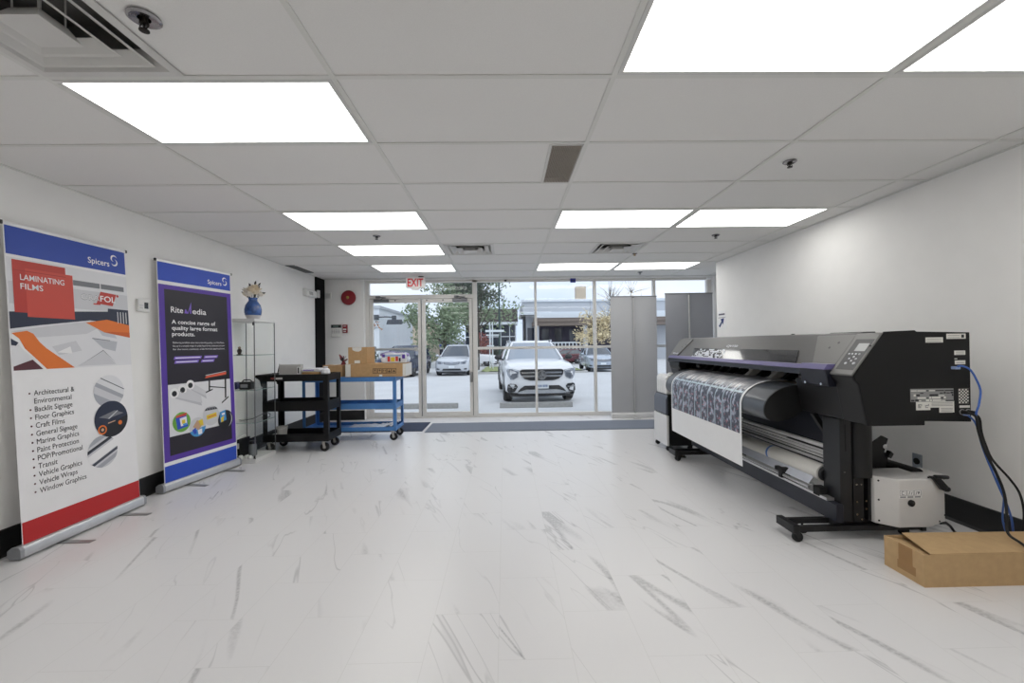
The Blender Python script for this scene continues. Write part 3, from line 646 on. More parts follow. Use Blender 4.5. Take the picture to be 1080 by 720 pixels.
def art_media(a):
    a.rect(iblue2, .006, .824, 1.840, 2.024, 1); a.rect(iblue2, .006, .824, .0, .172, 1); a.rect(ipur, .006, .824, .206, 1.808, 1)
    a.rect(idark, .062, .772, .255, 1.767, 2)
    a.rect(ipg, .064, .772, .425, .895, 3)
    a.text(iw, 'Spicers', .535, 1.880, .042, .172, 3, weight=.01); logo(a, .738, 1.932, 3)
    a.text(iw, 'Rite', .120, 1.558, .054, .125, 4, weight=.012); a.text(iw, 'edia', .345, 1.558, .054, .158, 4, weight=.012)
    a.poly(ilil, [(.258, 1.558), (.270, 1.558), (.276, 1.60), (.295, 1.566), (.335, 1.672), (.332, 1.558), (.320, 1.558), (.320, 1.61), (.298, 1.556), (.288, 1.558), (.268, 1.60)], 4)
    for i, (s_, w_) in enumerate((('A concise range of', .487), ('quality large format', .510), ('products.', .240))): a.text(iw, s_, .123, 1.454-i*.056, .037, w_, 4, weight=.018)
    for i, (s_, w_) in enumerate((('Delivering excellent value and outstanding quality, our Rite Media', .585), ('line up is a versatile range of quality large format substrate solutions', .59), ('for the most common wide format applications.', .59))): a.text(iw, s_, .127, 1.272-i*.031, .015, w_, 4)
    for u0, u1, v0 in ((.128, .435, 1.122), (.452, .63, 1.122), (.133, .400, 1.084), (.418, .585, 1.084)):
        a.poly(ilil, [(u0, v0), (u1-.012, v0), (u1, v0+.028), (u0+.012, v0+.028)], 4); a.rect(iw, u0+.02, u1-.02, v0+.010, v0+.018, 5)
    ish, ish2 = INK('roll_shade', (190, 190, 196)), INK('roll_mid', (208, 208, 212))
    for k, (u0, v0, L) in enumerate(((.27, .875, .19), (.185, .84, .22), (.10, .815, .30))):   # white rolls lying side by side
        a.poly(ish2, [(u0, v0+.045), (u0+L, v0-.075), (u0+L+.01, v0-.155), (u0+.03, v0-.05)], 4+2*k); a.poly(ish, [(u0+.01, v0-.03), (u0+L, v0-.125), (u0+L+.01, v0-.155), (u0+.03, v0-.05)], 5+2*k)
        a.disc(iw, u0+.022, v0, .046, 5+2*k, 20); a.disc(ib, u0+.022, v0-.005, .026, 6+2*k, 16)
    # little picture of a cutter on legs
    a.poly(ib, [(.425, .905), (.760, .918), (.765, .975), (.730, .99), (.47, .955), (.425, .93)], 9); a.poly(INK('cutter_red', (226, 96, 66)), [(.455, .925), (.720, .945), (.725, .972), (.475, .945)], 10); a.poly(ilg, [(.46, .948), (.72, .975), (.72, .982), (.47, .956)], 10)
    a.poly(ib, [(.500, .91), (.518, .91), (.512, .80), (.494, .80)], 9); a.poly(ib, [(.700, .915), (.720, .915), (.712, .70), (.694, .70)], 9); a.poly(ib, [(.46, .79), (.545, .812), (.545, .800), (.46, .776)], 9); a.poly(ib, [(.65, .66), (.742, .715), (.742, .70), (.65, .645)], 9); a.poly(ib, [(.508, .842), (.706, .81), (.706, .800), (.508, .832)], 9)
    a.disc(igreen, .186, .540, .092, 10); a.poly(iblue2, [(.125, .585), (.235, .60), (.25, .49), (.14, .475)], 11); a.poly(iw, [(.165, .575), (.235, .585), (.24, .51), (.175, .50)], 12); a.poly(ired2, [(.13, .605), (.24, .62), (.235, .595), (.128, .585)], 12); a.poly(iyel, [(.185, .555), (.22, .558), (.222, .525), (.188, .52)], 13); a.poly(icyan, [(.195, .52), (.235, .525), (.236, .505), (.2, .502)], 13)
    a.disc(ilg, .352, .462, .092, 10); a.chord(icyan, .352, .462, .092, -.09, -.02, 10, 11); a.poly(iskin, [(.30, .47), (.35, .53), (.40, .47), (.36, .43)], 12); a.poly(iyel, [(.36, .52), (.41, .53), (.42, .47), (.38, .46)], 12); a.poly(iblue2, [(.29, .44), (.33, .46), (.34, .40), (.31, .40)], 13); a.poly(iw, [(.35, .43), (.40, .44), (.40, .39), (.36, .385)], 13)
    a.disc(ilg, .513, .545, .098, 14); a.chord(ig, .513, .545, .098, .055, .085, 0, 15); a.poly(iyel, [(.455, .555), (.575, .57), (.58, .525), (.46, .51)], 15); a.poly(ired2, [(.47, .535), (.57, .55), (.57, .542), (.47, .527)], 16)
    for k in range(5): a.rect(ib, .445+k*.030, .461+k*.030, .605, .618, 16)
    a.disc(ib, .690, .475, .098, 14); a.poly(icyan, [(.615, .56), (.69, .575), (.70, .47), (.62, .455)], 16); a.poly(iyel, [(.63, .50), (.67, .52), (.66, .46), (.63, .455)], 17); a.poly(iw, [(.64, .545), (.68, .55), (.68, .53), (.645, .525)], 17); a.crescent(ilg, .69, .475, .085, -70, 50, .012, 17)

banner_stand('tall laminating films banner with blue top and red foot, nearest the camera', (-2.977, 2.655, .055), (-2.977, 3.494, .055), (-3.088, 2.659, 2.066), .836, 2.022, 0, art_films)
banner_stand('tall dark purple media banner with blue bands beside the glass cabinet', (-3.03, 3.806, .055), (-2.908, 4.628, .055), (-3.098, 3.80, 2.066), .832, 2.022, 0, art_media)

# the two banner stands by the windows, seen from behind
GB = M('banner_back_grey', (174, 175, 178), .6, noise=.015, nscale=5)
GB2 = M('banner_back_dark', (140, 142, 148), .6, noise=.015, nscale=5)
def back_banner(x0, x1, y, h, gm, label, dz=0.):
    xc = (x0+x1)/2; h -= dz
    t = thing('banner_stand', label, 'banner', (xc, y, 0), 'banner stands turned to the windows')
    MB().box(x0, x1, y, y+.002, .085, h).build('banner_sheet', gm, t, smooth=False)
    MB().prism([(y-.05, .012), (y-.04, 0), (y+.04, 0), (y+.05, .012), (y+.05, .06), (y+.02, .085), (y-.02, .085), (y-.05, .06)], 'x', x0-.01, x1+.01).build('cassette', M('cassette_white', (214, 214, 214), .4, .2), t, bevel=.004)
    p = MB(); p.tube([(xc-.005, y-.030, .08), (xc-.005, y-.025, 1.0), (xc-.008, y-.022, h-.005)], .011, 10); p.tube([(xc-.005, y-.0301, .66), (xc-.005, y-.0297, .70)], .0125, 10); p.tube([(xc-.006, y-.0262, 1.33), (xc-.006, y-.0258, 1.37)], .0125, 10)
    p.build('support_pole', ALU, t)
    MB().box(x0-.003, x1+.003, y-.007, y+.009, h-.012, h+.006).build('top_rail', M('rail_grey', (120, 122, 126), .4, .4), t)
    MB().box(xc-.022, xc+.006, y-.034, y-.006, h-.026, h+.004).build('pole_hook', M('hook_grey', (110, 110, 112), .5), t, bevel=.003)
    for sx in (-.0, ):
        f = MB(); f.box(xc-.035, xc-.010, y-.17, y+.17, .001, .009); f.box(xc-.075, xc+.045, y-.175, y-.155, .0, .012); f.build('foot', ALU, t, bevel=.001)
    t.location.z += dz
back_banner(1.810, 2.606, 7.20, 2.068, GB, 'light grey back of a banner stand facing the window, the nearer to the door', .0)
back_banner(2.640, 3.425, 6.90, 2.075, GB2, 'darker grey back of a banner stand behind the end of the printer', .0105)

# ================================================================== glass cabinet with its contents
cx0, cx1, cy0, cy1, cz = -3.112, -2.765, 4.722, 5.140, 1.600
t = thing('glass_cabinet', 'tall clear glass display cabinet with a white top frame behind the purple banner', 'display cabinet', ((cx0+cx1)/2, (cy0+cy1)/2, 0))
CG = glass('cabinet_glass', (.99, .995, .992), 1.22)
EDGE = M('glass_edge', (150, 175, 168), .2, noise=0)
CW = M('cabinet_white', (220, 220, 218), .45)
MB().box(cx0, cx1, cy0, cy1, 0, .045).build('plinth', CW, t, bevel=.003)
MB().box(cx0, cx1, cy0, cy1, cz-.030, cz).build('top_panel', CW, t, bevel=.003)
p = MB()
for x in (cx0, cx1-.010):
    for y in (cy0, cy1-.010): p.box(x, x+.008, y, y+.008, .045, cz-.030)
p.build('corner_posts', M('post_steel', (126, 126, 126), .35, .6), t)
for q in ((cx1-.007, cx1-.003, cy0+.011, cy1-.011), (cx0+.003, cx0+.007, cy0+.011, cy1-.011)):
    MB().box(*q, .046, cz-.031).build('side_pane', CG, t, smooth=False)
MB().box(cx0+.011, cx1-.011, cy1-.007, cy1-.003, .046, cz-.031).build('back_pane', CG, t, smooth=False)
d = MB().box(cx0+.011, cx1-.011, cy0+.003, cy0+.007, .050, cz-.035).build('door', CG, t, smooth=False)
MB().box(cx0+.020, cx0+.045, cy0-.008, cy0+.003, .80, .86).build('handle', BLACK, d, bevel=.003)
MB().box(cx1-.022, cx1-.008, cy0-.004, cy0+.008, cz-.075, cz-.040).box(cx1-.022, cx1-.008, cy0-.004, cy0+.008, .050, .085).build('hinge', BLACK, d, bevel=.002)
SH = (.437, .800, 1.190)
for z in SH:
    s_ = MB().box(cx0+.009, cx1-.009, cy0+.009, cy1-.009, z, z+.006).build('shelf', CG, t, smooth=False)
    e = MB(); e.box(cx0+.009, cx1-.009, cy0+.0085, cy0+.0105, z, z+.006); e.box(cx1-.0105, cx1-.0085, cy0+.010, cy1-.010, z, z+.006); e.build('shelf_edge', EDGE, s_, smooth=False)
# figurine
t = thing('figurine', 'small dark figurine on the top glass shelf of the cabinet', 'ornament', (-3.03, 4.88, SH[2]+.006))
MB().lathe((-3.03, 4.88, SH[2]+.006), [(.03, 0), (.03, .008), (.015, .012), (.022, .035), (.026, .05), (.014, .068), (.012, .072)], 14).build('figure_body', M('bronze_dark', (60, 50, 44), .4, .4), t)
MB().ball((-3.03, 4.88, SH[2]+.088), .015).build('figure_head', M('figure_tan', (150, 128, 108), .6), t)
# handheld device
t = thing('handheld_device', 'dark blue and black handheld gadget on the middle cabinet shelf', 'gadget', (-2.95, 4.86, SH[1]+.006))
z = SH[1]+.006
MB().lathe((-3.035, 4.84, z+.045), [(.030, -.05), (.042, -.04), (.044, .02), (.036, .04), (.03, .05)], 16, 'y').build('lens_barrel', M('gadget_navy', (30, 34, 78), .3, coat=.4), t)
MB().box(-3.0, -2.87, 4.82, 4.90, z, z+.085).mat(1).box(-2.985, -2.905, 4.817, 4.821, z+.022, z+.060).build('gadget_body', [BLACK, M('gadget_grey', (150, 152, 156), .35)], t, bevel=.006)
MB().tube([(-2.99, 4.86, z+.085), (-2.97, 4.86, z+.105), (-2.90, 4.86, z+.105), (-2.88, 4.86, z+.085)], .007, 8).build('gadget_handle', BLACK, t)
# cable, binders, box at the bottom
z = SH[0]+.006
tag(MB().tube([(-3.05, 4.90, z+.006), (-2.98, 4.86, z+.010), (-2.90, 4.90, z+.020), (-2.84, 4.98, z+.058), (-2.81, 5.04, z+.070), (-2.80, 5.08, z+.045), (-2.82, 5.11, z+.006), (-2.90, 5.08, z+.006)], .004, 6).build('cable', M('cable_black', (24, 24, 26), .5), loc=(-2.92, 5.0, z)), 'thin black cable looped on the lowest glass shelf of the cabinet', 'cable')
t = thing('binder', 'white upright binder at the bottom of the cabinet', 'binder', (-3.027, 4.87, .045), 'binders in the glass cabinet')
MB().box(-3.042, -3.012, 4.77, 4.97, .046, .27).build('binder_cover', WHITE, t, bevel=.003); MB().box(-3.037, -3.017, 4.768, 4.771, .11, .20).build('spine_label', ib, t)
t = thing('binder', 'black upright binder standing beside the white one in the cabinet', 'binder', (-2.993, 4.88, .045), 'binders in the glass cabinet')
MB().box(-3.008, -2.978, 4.78, 4.98, .046, .25).build('binder_cover', BLACK, t, bevel=.003); MB().box(-3.003, -2.983, 4.778, 4.781, .15, .21).build('spine_label', iw, t)
t = thing('parts_jar', 'small dark-lidded jar at the bottom of the cabinet', 'jar', (-2.90, 4.90, .046))
MB().lathe((-2.90, 4.90, .046), [(.038, 0), (.042, .01), (.042, .12), (.034, .135)], 18).build('jar_body', M('jar_grey', (120, 124, 126), .2), t); MB().lathe((-2.90, 4.90, .046), [(.037, .135), (.038, .138), (.038, .165), (.035, .168)], 18).build('lid', BLACK, t)
for i, (x, y, s_) in enumerate(((-2.955, 4.765, .022), (-2.905, 4.790, .020), (-2.86, 4.772, .021))):
    t = thing('bottle_stopper', 'little white plastic cap, %s of three on the cabinet floor' % ('leftmost', 'middle', 'rightmost')[i], 'stopper', (x, y, .0455), 'white caps on the cabinet floor')
    MB().lathe((x, y, .0455), [(s_, 0), (s_, s_*1.2), (s_*.8, s_*1.5), (0, s_*1.55)], 14).build('cap_body', WHITE, t)

# vase and flowers
VB = M('vase_blue', (52, 86, 146), .25, noise=.35, nscale=22, coat=.5)
vx, vy, vz = -2.846, 4.835, cz
t = thing('flower_vase', 'round blue glazed vase on top of the glass cabinet', 'vase', (vx, vy, vz))
MB().lathe((vx, vy, vz), [(.052, 0), (.060, .004), (.074, .030), (.0795, .042)], 28).build('vase_foot', M('vase_cream', (206, 204, 206), .4), t)
MB().lathe((vx, vy, vz), [(.0790, .0415), (.086, .075), (.087, .11), (.077, .155), (.056, .188), (.044, .205), (.043, .225), (.050, .240), (.044, .240), (.036, .222), (.030, .19)], 28).build('vase_body', VB, t)
rnd = random.Random(5)
t = thing('flower_bouquet', 'bunch of cream roses with dark leaves standing in the blue vase', 'flowers', (vx, vy, vz+.20))
heads = [(-.060, -.01, .085, .050), (-.01, -.055, .080, .052), (.045, -.03, .105, .050), (-.025, .02, .150, .048), (.030, -.01, .165, .044), (.07, .03, .085, .046), (.0, .045, .105, .046), (-.085, .02, .080, .038), (.02, -.06, .125, .046), (-.05, -.03, .125, .046), (.055, .0, .14, .040)]
st = MB(); fo = []
CREAM = [M('petal_cream', (238, 226, 204), .6, noise=.08, nscale=60), M('petal_white', (242, 236, 224), .6, noise=.06, nscale=60)]
for i, (dx, dy, dz, r) in enumerate(heads):
    c = Vector((vx+dx, vy+dy, vz+.20+dz))
    st.tube([(vx+dx*.15, vy+dy*.15, vz+.14), (vx+dx*.6, vy+dy*.6, vz+.20+dz*.5), tuple(c)], .003, 5)
    b = MB(); b.ball(c, r*.55, r*.55, r*.6, 8, 6)
    for ring_, (n_, rr, tilt) in enumerate(((4, .55, .9), (6, .85, .55))):
        for k in range(n_):
            a = 2*math.pi*k/n_+i+ring_*.4; d = Vector((math.cos(a), math.sin(a), 0)); s_ = Vector((-d.y, d.x, 0))
            p0 = c+d*r*.25-Vector((0, 0, r*.55)); p1 = c+d*r*rr+Vector((0, 0, r*(tilt-.55))); p2 = c+d*r*(rr+.32)+Vector((0, 0, r*(tilt-.4)))
            b.add([tuple(p0-s_*r*.2), tuple(p0+s_*r*.2), tuple(p1+s_*r*.52), tuple(p2+s_*r*.25), tuple(p2-s_*r*.25), tuple(p1-s_*r*.52)], [(0, 1, 2, 5), (5, 2, 3, 4)])
    b.build('blossom', CREAM[i % 2], t)
st.build('stems', M('stem_green', (58, 70, 44), .6), t)
lf = MB()
for dx, dy, dz, L, tw in ((-.12, -.01, .095, .07, 0), (.085, -.01, .15, .075, .4), (.12, .02, .09, .08, -.2), (.03, .01, .21, .06, .3), (-.06, .02, .19, .05, .1), (.09, .01, .195, .05, .2), (-.09, .02, .06, .06, -.3), (.06, -.05, .05, .06, 0), (-.02, -.06, .055, .05, .2)):
    c = Vector((vx+dx*.75, vy+dy, vz+.20+dz)); d = Vector((dx, dy, dz*.5+tw*.05)).normalized(); s_ = d.cross(Vector((0, -1, .3))).normalized()*L*.24; h_ = Vector((0, -.006, 0))
    lf.add([tuple(c-d*L*.5), tuple(c-s_), tuple(c+h_), tuple(c+s_), tuple(c+d*L*.55)], [(0, 1, 2), (0, 2, 3), (1, 4, 2), (2, 4, 3)])
    st2 = lf.tube([(vx+dx*.1, vy+dy*.1, vz+.20), tuple(c-d*L*.45)], .002, 4)
lf.build('leaves', M('leaf_dark', (46, 44, 40), .55, noise=.2), t)

# ================================================================== carts
def caster(t, x, y, r, w, col):
    b = MB(); b.box(x-.028, x+.028, y-.028, y+.028, r*2+.022, r*2+.028); b.cyl((x, y, r*2+.008), (x, y, r*2+.022), .018, n=12)
    for s_ in (-1, 1): b.slab([(x-.02+s_*0, y+s_*(w/2+.004), r*2+.010), (x+.02, y+s_*(w/2+.004), r*2+.010), (x+.024, y+s_*(w/2+.004), r*.85), (x+.006, y+s_*(w/2+.004), r*.85)], (0, s_*.003, 0))
    b.box(x-.02, x+.02, y-w/2-.006, y+w/2+.006, r*2+.006, r*2+.010)
    c = b.build('caster', M('caster_zinc', (186, 184, 178), .35, .6), t)
    k = MB(); k.lathe((x+.012, y, r), [(r*.35, -w/2), (r*.9, -w/2), (r, -w/2+.006), (r, w/2-.006), (r*.9, w/2), (r*.35, w/2)], 22, 'y'); k.mat(1); k.lathe((x+.012, y, r), [(r*.4, -w/2-.002), (r*.4, w/2+.002)], 16, 'y')
    k.build('wheel', [RUBBER, M('hub_grey', (140, 140, 140), .4, .3)], c)
    return c
def tray(mb, x0, x1, y0, y1, z0, z1, wall=.012, floor=None):
    zf = z0+.012 if floor is None else floor
    mb.box(x0+wall, x1-wall, y0+wall, y1-wall, zf-.010, zf)
    mb.box(x0, x1, y0, y0+wall, z0, z1); mb.box(x0, x1, y1-wall, y1, z0, z1); mb.box(x0, x0+wall, y0+wall, y1-wall, z0, z1); mb.box(x1-wall, x1, y0+wall, y1-wall, z0, z1)
BC = M('cart_black', (14, 14, 15), .5, noise=.10, nscale=9, spec=.3)
bx0, bx1, by0, by1 = -2.945, -2.155, 5.172, 5.58
t = thing('utility_cart', 'black three-shelf plastic utility cart with a moulded handle in front of the blue one', 'cart', ((bx0+bx1)/2, (by0+by1)/2, 0))
for z0, z1, f in ((.862, .945, .930), (.500, .620, .53), (.127, .222, .155)):
    b = MB(); tray(b, bx0, bx1, by0, by1, z0, z1, .018, f); b.build('tray', BC, t, bevel=.006)
for x in (bx0+.002, bx1-.062):
    for y in (by0+.002, by1-.062):
        b = MB()
        sx = 1 if x < -2.5 else -1; ox = x if sx > 0 else x+.06; s_y = 1 if y < 5.3 else -1; oy = y if s_y > 0 else y+.06
        b.prism([(ox, oy), (ox+sx*.058, oy), (ox+sx*.050, oy+s_y*.016), (ox+sx*.016, oy+s_y*.016), (ox+sx*.016, oy+s_y*.050), (ox, oy+s_y*.058)], 'z', .140, .930)
        b.build('leg', BC, t, bevel=.003)
b = MB(); b.prism([(bx0+.004, .945), (bx0-.07, .945), (bx0-.100, .938), (bx0-.100, .915), (bx0-.06, .895), (bx0-.035, .872), (bx0-.02, .80), (bx0+.004, .80)], 'y', by0+.01, by0+.045); b.prism([(bx0+.004, .945), (bx0-.07, .945), (bx0-.100, .938), (bx0-.100, .915), (bx0-.06, .895), (bx0-.035, .872), (bx0-.02, .80), (bx0+.004, .80)], 'y', by1-.045, by1-.01); b.cyl((bx0-.085, by0+.045, .925), (bx0-.085, by1-.045, .925), .017, n=14); b.build('handle', BC, t, bevel=.005)
for x in (bx0+.055, bx1-.075):
    for y in (by0+.05, by1-.05): caster(t, x, y, .053, .032, BC)
MB().box(-2.78, -2.70, by0-.0012, by0, .888, .910).build('maker_label', M('label_white', (200, 196, 194), .4, noise=.12, nscale=90), t)
MB().box(-2.84, -2.785, by0-.0012, by0, .889, .912).build('warning_label', M('label_red', (140, 50, 44), .4, noise=.2, nscale=90), t)

BL = M('cart_blue', (76, 128, 188), .42, noise=.05, nscale=7)
ux0, ux1, uy0, uy1 = -2.72, -1.478, 5.72, 6.14
t = thing('utility_cart', 'blue metal three-shelf cart carrying cardboard boxes by the glass door', 'cart', ((ux0+ux1)/2, (uy0+uy1)/2, 0))
for z0, z1, f in ((.800, .860, .857), (.430, .505, .445), (.136, .190, .150)):
    b = MB(); tray(b, ux0, ux1, uy0, uy1, z0, z1, .004, f); b.build('tray', BL, t, bevel=.0015)
for x, sx in ((ux0-.003, 1), (ux1+.003, -1)):
    for y, s_y in ((uy0-.003, 1), (uy1+.003, -1)):
        b = MB(); b.prism([(x, y), (x+sx*.042, y), (x+sx*.042, y+s_y*.0025), (x+sx*.0025, y+s_y*.0025), (x+sx*.0025, y+s_y*.042), (x, y+s_y*.042)], 'z', .135, .860)
        lg = b.build('leg', BL, t)
        b = MB()
        for z in (.155, .175, .455, .485, .82, .845): b.ball((x+sx*.021, y-s_y*.001, z), .006, .003, .006, 8, 4)
        b.build('bolts', M('bolt_blue', (50, 90, 140), .4), lg)
for x in (ux0+.055, ux1-.055):
    for y in (uy0+.045, uy1-.045): caster(t, x, y, .052, .032, BL)

# ------------------------------------------------------------------ what the carts carry
def carton(name, x0, x1, y0, y1, z0, z1, label, tape=True, mt=CARD, group=None, extra=None):
    t = thing(name, label, 'box', ((x0+x1)/2, (y0+y1)/2, z0), group)
    ym = (y0+y1)/2; xm = (x0+x1)/2
    MB().box(x0, x1, y0, y1, z0, z1).build('carton_body', mt, t, bevel=.003)
    f = MB(); e = .0015
    if x1-x0 > y1-y0: f.box(x0+.004, x1-.004, y0+.004, ym-.001, z1+.0002, z1+e+.0006); f.box(x0+.004, x1-.004, ym+.001, y1-.004, z1+.0002, z1+e+.0006)
    else: f.box(x0+.004, xm-.001, y0+.004, y1-.004, z1+.0002, z1+e+.0006); f.box(xm+.001, x1-.004, y0+.004, y1-.004, z1+.0002, z1+e+.0006)
    f.build('flaps', mt, t)
    if extra: extra(t)
    return t
ICON = M('carton_ink', (58, 44, 34), .7, noise=0)
def long_extra(t):
    b = MB(); y = 5.7392
    b.box(-2.155, -2.085, y-.0004, y+.0002, .866, 1.034); b.box(-2.152, -1.3445, y+.0, y+.0002, .866, .866)
    b.box(-1.385, -1.3445, y-.0004, y+.0002, .866, 1.034); b.box(-1.3452, -1.3444, 5.741, 6.118, .866, 1.034); b.box(-2.13, -2.03, 5.745, 6.11, 1.0368, 1.0374); b.box(-1.70, -1.66, y-.0005, y+.0002, .866, .89)
    b.build('packing_tape', TAPE, t, smooth=False)
    b = MB(); q = y-.0008
    for k in range(5):
        x0 = -1.785+k*.064; x1 = x0+.056
        for r in ((x0, x1, .905, .911), (x0, x1, .969, .975), (x0, x0+.006, .911, .969), (x1-.006, x1, .911, .969)): b.box(r[0], r[1], q, q+.0006, r[2], r[3])
        c = (x0+x1)/2
        if k == 0: b.face([(c-.012, q, .962), (c+.012, q, .962), (c+.003, q, .938), (c-.003, q, .938)]); b.box(c-.002, c+.002, q, q+.0006, .920, .938); b.box(c-.010, c+.010, q, q+.0006, .917, .921)
        elif k == 1: b.face([(c-.016, q, .945), (c+.016, q, .945), (c+.008, q, .960), (c-.008, q, .960)]); b.box(c-.002, c+.002, q, q+.0006, .918, .945)
        elif k == 2: b.box(c-.012, c-.008, q, q+.0006, .918, .945); b.box(c+.008, c+.012, q, q+.0006, .918, .945); b.face([(c-.018, q, .945), (c-.002, q, .945), (c-.010, q, .962)]); b.face([(c+.002, q, .945), (c+.018, q, .945), (c+.010, q, .962)])
        elif k == 3: b.face([(c-.014, q, .918), (c+.014, q, .918), (c+.014, q, .940), (c-.014, q, .940)]); b.face([(c-.01, q, .946), (c+.01, q, .946), (c, q, .962)])
        else: b.face([(c-.016, q, .920), (c+.016, q, .920), (c, q, .962)])
    b.build('handling_marks', ICON, t, smooth=False)
carton('cardboard_box', -2.150, -1.345, 5.74, 6.12, .8605, 1.035, 'long brown cardboard box with handling marks lying on the blue cart', extra=long_extra)
def small_extra(t):
    b = MB(); y = 5.779
    b.face([(-2.075, y, 1.262), (-1.945, y, 1.262), (-1.95, y, 1.222), (-1.985, y, 1.205), (-2.03, y, 1.208), (-2.07, y, 1.225)]); b.box(-2.045, -1.97, y-.0003, y+.0002, 1.045, 1.085); b.box(-2.07, -1.95, 5.78, 6.15, 1.2635, 1.264)
    b.build('packing_tape', TAPE, t, smooth=False)
carton('cardboard_box', -2.13, -1.875, 5.78, 6.13, 1.0376, 1.262, 'small cube-like cardboard box standing on the long one', extra=small_extra)
carton('cardboard_box', -2.50, -2.235, 5.84, 6.08, .8605, 1.02, 'plain low brown cardboard box at the left end of the blue cart', extra=lambda t: MB().box(-2.40, -2.34, 5.845, 6.075, 1.0222, 1.0228).build('packing_tape', TAPE, t, smooth=False))
t = thing('wrapped_package', 'plastic-wrapped white pack with coloured prints on the long cardboard box', 'package', (-1.53, 5.95, 1.0376))
b = MB(); b.prism([(-1.700, 1.038), (-1.365, 1.038), (-1.345, 1.09), (-1.37, 1.165), (-1.42, 1.185), (-1.50, 1.175), (-1.62, 1.19), (-1.69, 1.165), (-1.715, 1.09)], 'y', 5.86, 6.06)
b.build('film_wrap', M('wrap_film', (212, 216, 226), .18, noise=.06, nscale=30, coat=.6), t, bevel=.012)
b = MB(); y = 5.8585
for k, (x0, x1, z0, z1, c) in enumerate(((-1.62, -1.585, 1.06, 1.13, 0), (-1.575, -1.52, 1.06, 1.12, 1), (-1.51, -1.475, 1.065, 1.13, 0), (-1.465, -1.44, 1.06, 1.11, 2), (-1.69, -1.655, 1.12, 1.16, 3), (-1.42, -1.38, 1.10, 1.155, 3), (-1.66, -1.44, 1.135, 1.147, 4))): b.mat(c).box(x0, x1, y-.0006, y+.001, z0, z1)
b.build('printed_labels', [INK('label_red', (196, 60, 50)), iyel, ib, ipur, icyan], t, smooth=False)
b = MB(); b.ball((-1.70, 5.90, 1.155), .035, .03, .025, 10, 6); b.ball((-1.36, 5.90, 1.15), .035, .03, .025, 10, 6); b.tube([(-1.71, 5.875, 1.17), (-1.60, 5.865, 1.196), (-1.50, 5.868, 1.185), (-1.38, 5.875, 1.18)], .006, 6); b.build('wrap_twists', M('wrap_mauve', (150, 140, 190), .25, noise=.15, nscale=40), t)
t = thing('ribbon_bow', 'crumpled dark red and black bow behind the small cardboard box', 'bow', (-2.265, 5.96, 1.0225))
rb = [M('bow_red', (120, 26, 36), .4), BLACK]
for k in range(7):
    a = k*.9; b = MB(); c = Vector((-2.262, 5.96, 1.075)); d = Vector((math.cos(a)*.06, math.sin(a)*.03, .02+.07*abs(math.sin(a*1.3))))
    s_ = Vector((0, .02, .012)); b.add([tuple(c-s_), tuple(c+s_), tuple(c+d*.6+s_*1.5), tuple(c+d*.6-s_*1.5), tuple(c+d+s_*.4), tuple(c+d-s_*.4)], [(0, 1, 2, 3), (3, 2, 4, 5)])
    b.build('ribbon_loop', rb[k % 2], t)
MB().lathe((-2.262, 5.96, 1.0225), [(.035, 0), (.03, .02), (.018, .045), (.012, .06)], 12).build('bow_base', rb[0], t)
t = thing('film_sheet', 'crumpled white plastic sheet in the bottom tray of the blue cart', 'plastic sheet', (-1.75, 5.93, .1505))
rnd = random.Random(3); b = MB(); nx_, ny_ = 22, 9
vs = [(-2.18+.66*i/nx_, 5.745+.36*j/ny_, .1535+.038*rnd.random()*(.3+.7*(i/nx_))+(.03 if i > nx_-4 else 0)) for j in range(ny_+1) for i in range(nx_+1)]
b.add(vs, [(j*(nx_+1)+i, j*(nx_+1)+i+1, (j+1)*(nx_+1)+i+1, (j+1)*(nx_+1)+i) for j in range(ny_) for i in range(nx_)])
b.build('crumpled_film', M('film_white', (226, 228, 232), .25, noise=.03), t, angle=80)
b = MB(); b.tube([(-1.66, 5.76, .185), (-1.58, 5.80, .215), (-1.52, 5.90, .218)], [.012, .018, .01], 8); b.build('film_fold', M('film_white', (226, 228, 232), .25), t)
t = thing('carton', 'pale grey flat carton standing at the left on top of the black cart', 'box', (-2.69, 5.36, .9305))
MB().box(-2.825, -2.555, 5.33, 5.40, .9305, 1.06).build('carton_body', M('carton_grey', (186, 184, 182), .7), t, bevel=.003)
MB().box(-2.60, -2.557, 5.3285, 5.3302, .94, 1.03).mat(1).box(-2.59, -2.575, 5.328, 5.3287, .95, 1.02).build('side_label', [PAPER, ib], t, smooth=False)
tag(MB().tube([(-2.852, 5.345, .9305), (-2.846, 5.365, 1.0), (-2.842, 5.38, 1.065)], [.006, .007, .004], 8).build('marker_pen', BLACK, loc=(-2.85, 5.36, .9305)), 'thin black pen-like stick leaning by the pale grey carton', 'pen')
carton('cardboard_box', -2.515, -2.315, 5.28, 5.42, .9305, .962, 'flat brown box under the white wrapped packs on the black cart')
t = thing('wrapped_package', 'white wrapped pack with a purple stripe on the flat box of the black cart', 'package', (-2.41, 5.35, .9642))
MB().box(-2.525, -2.30, 5.285, 5.415, .9642, 1.012).build('wrap', M('wrap_white', (222, 222, 226), .35, noise=.04), t, bevel=.014, seg=3)
MB().box(-2.50, -2.37, 5.2835, 5.2855, .984, .994).build('stripe', ilil, t)
t = thing('wrapped_package', 'small crumpled white bag at the right end of the black cart top', 'package', (-2.24, 5.32, .9305))
MB().lathe((-2.245, 5.33, .9305), [(.048, 0), (.058, .02), (.050, .06), (.022, .085), (.030, .10)], 9).build('bag', M('wrap_white', (222, 222, 226), .35, noise=.04), t); MB().cyl((-2.245, 5.33, 1.012), (-2.245, 5.33, 1.02), .024, n=10).build('bag_tie', ig, t)
t = thing('paper_roll', 'short white rolled paper on the middle shelf of the black cart', 'paper roll', (-2.35, 5.24, .5305))
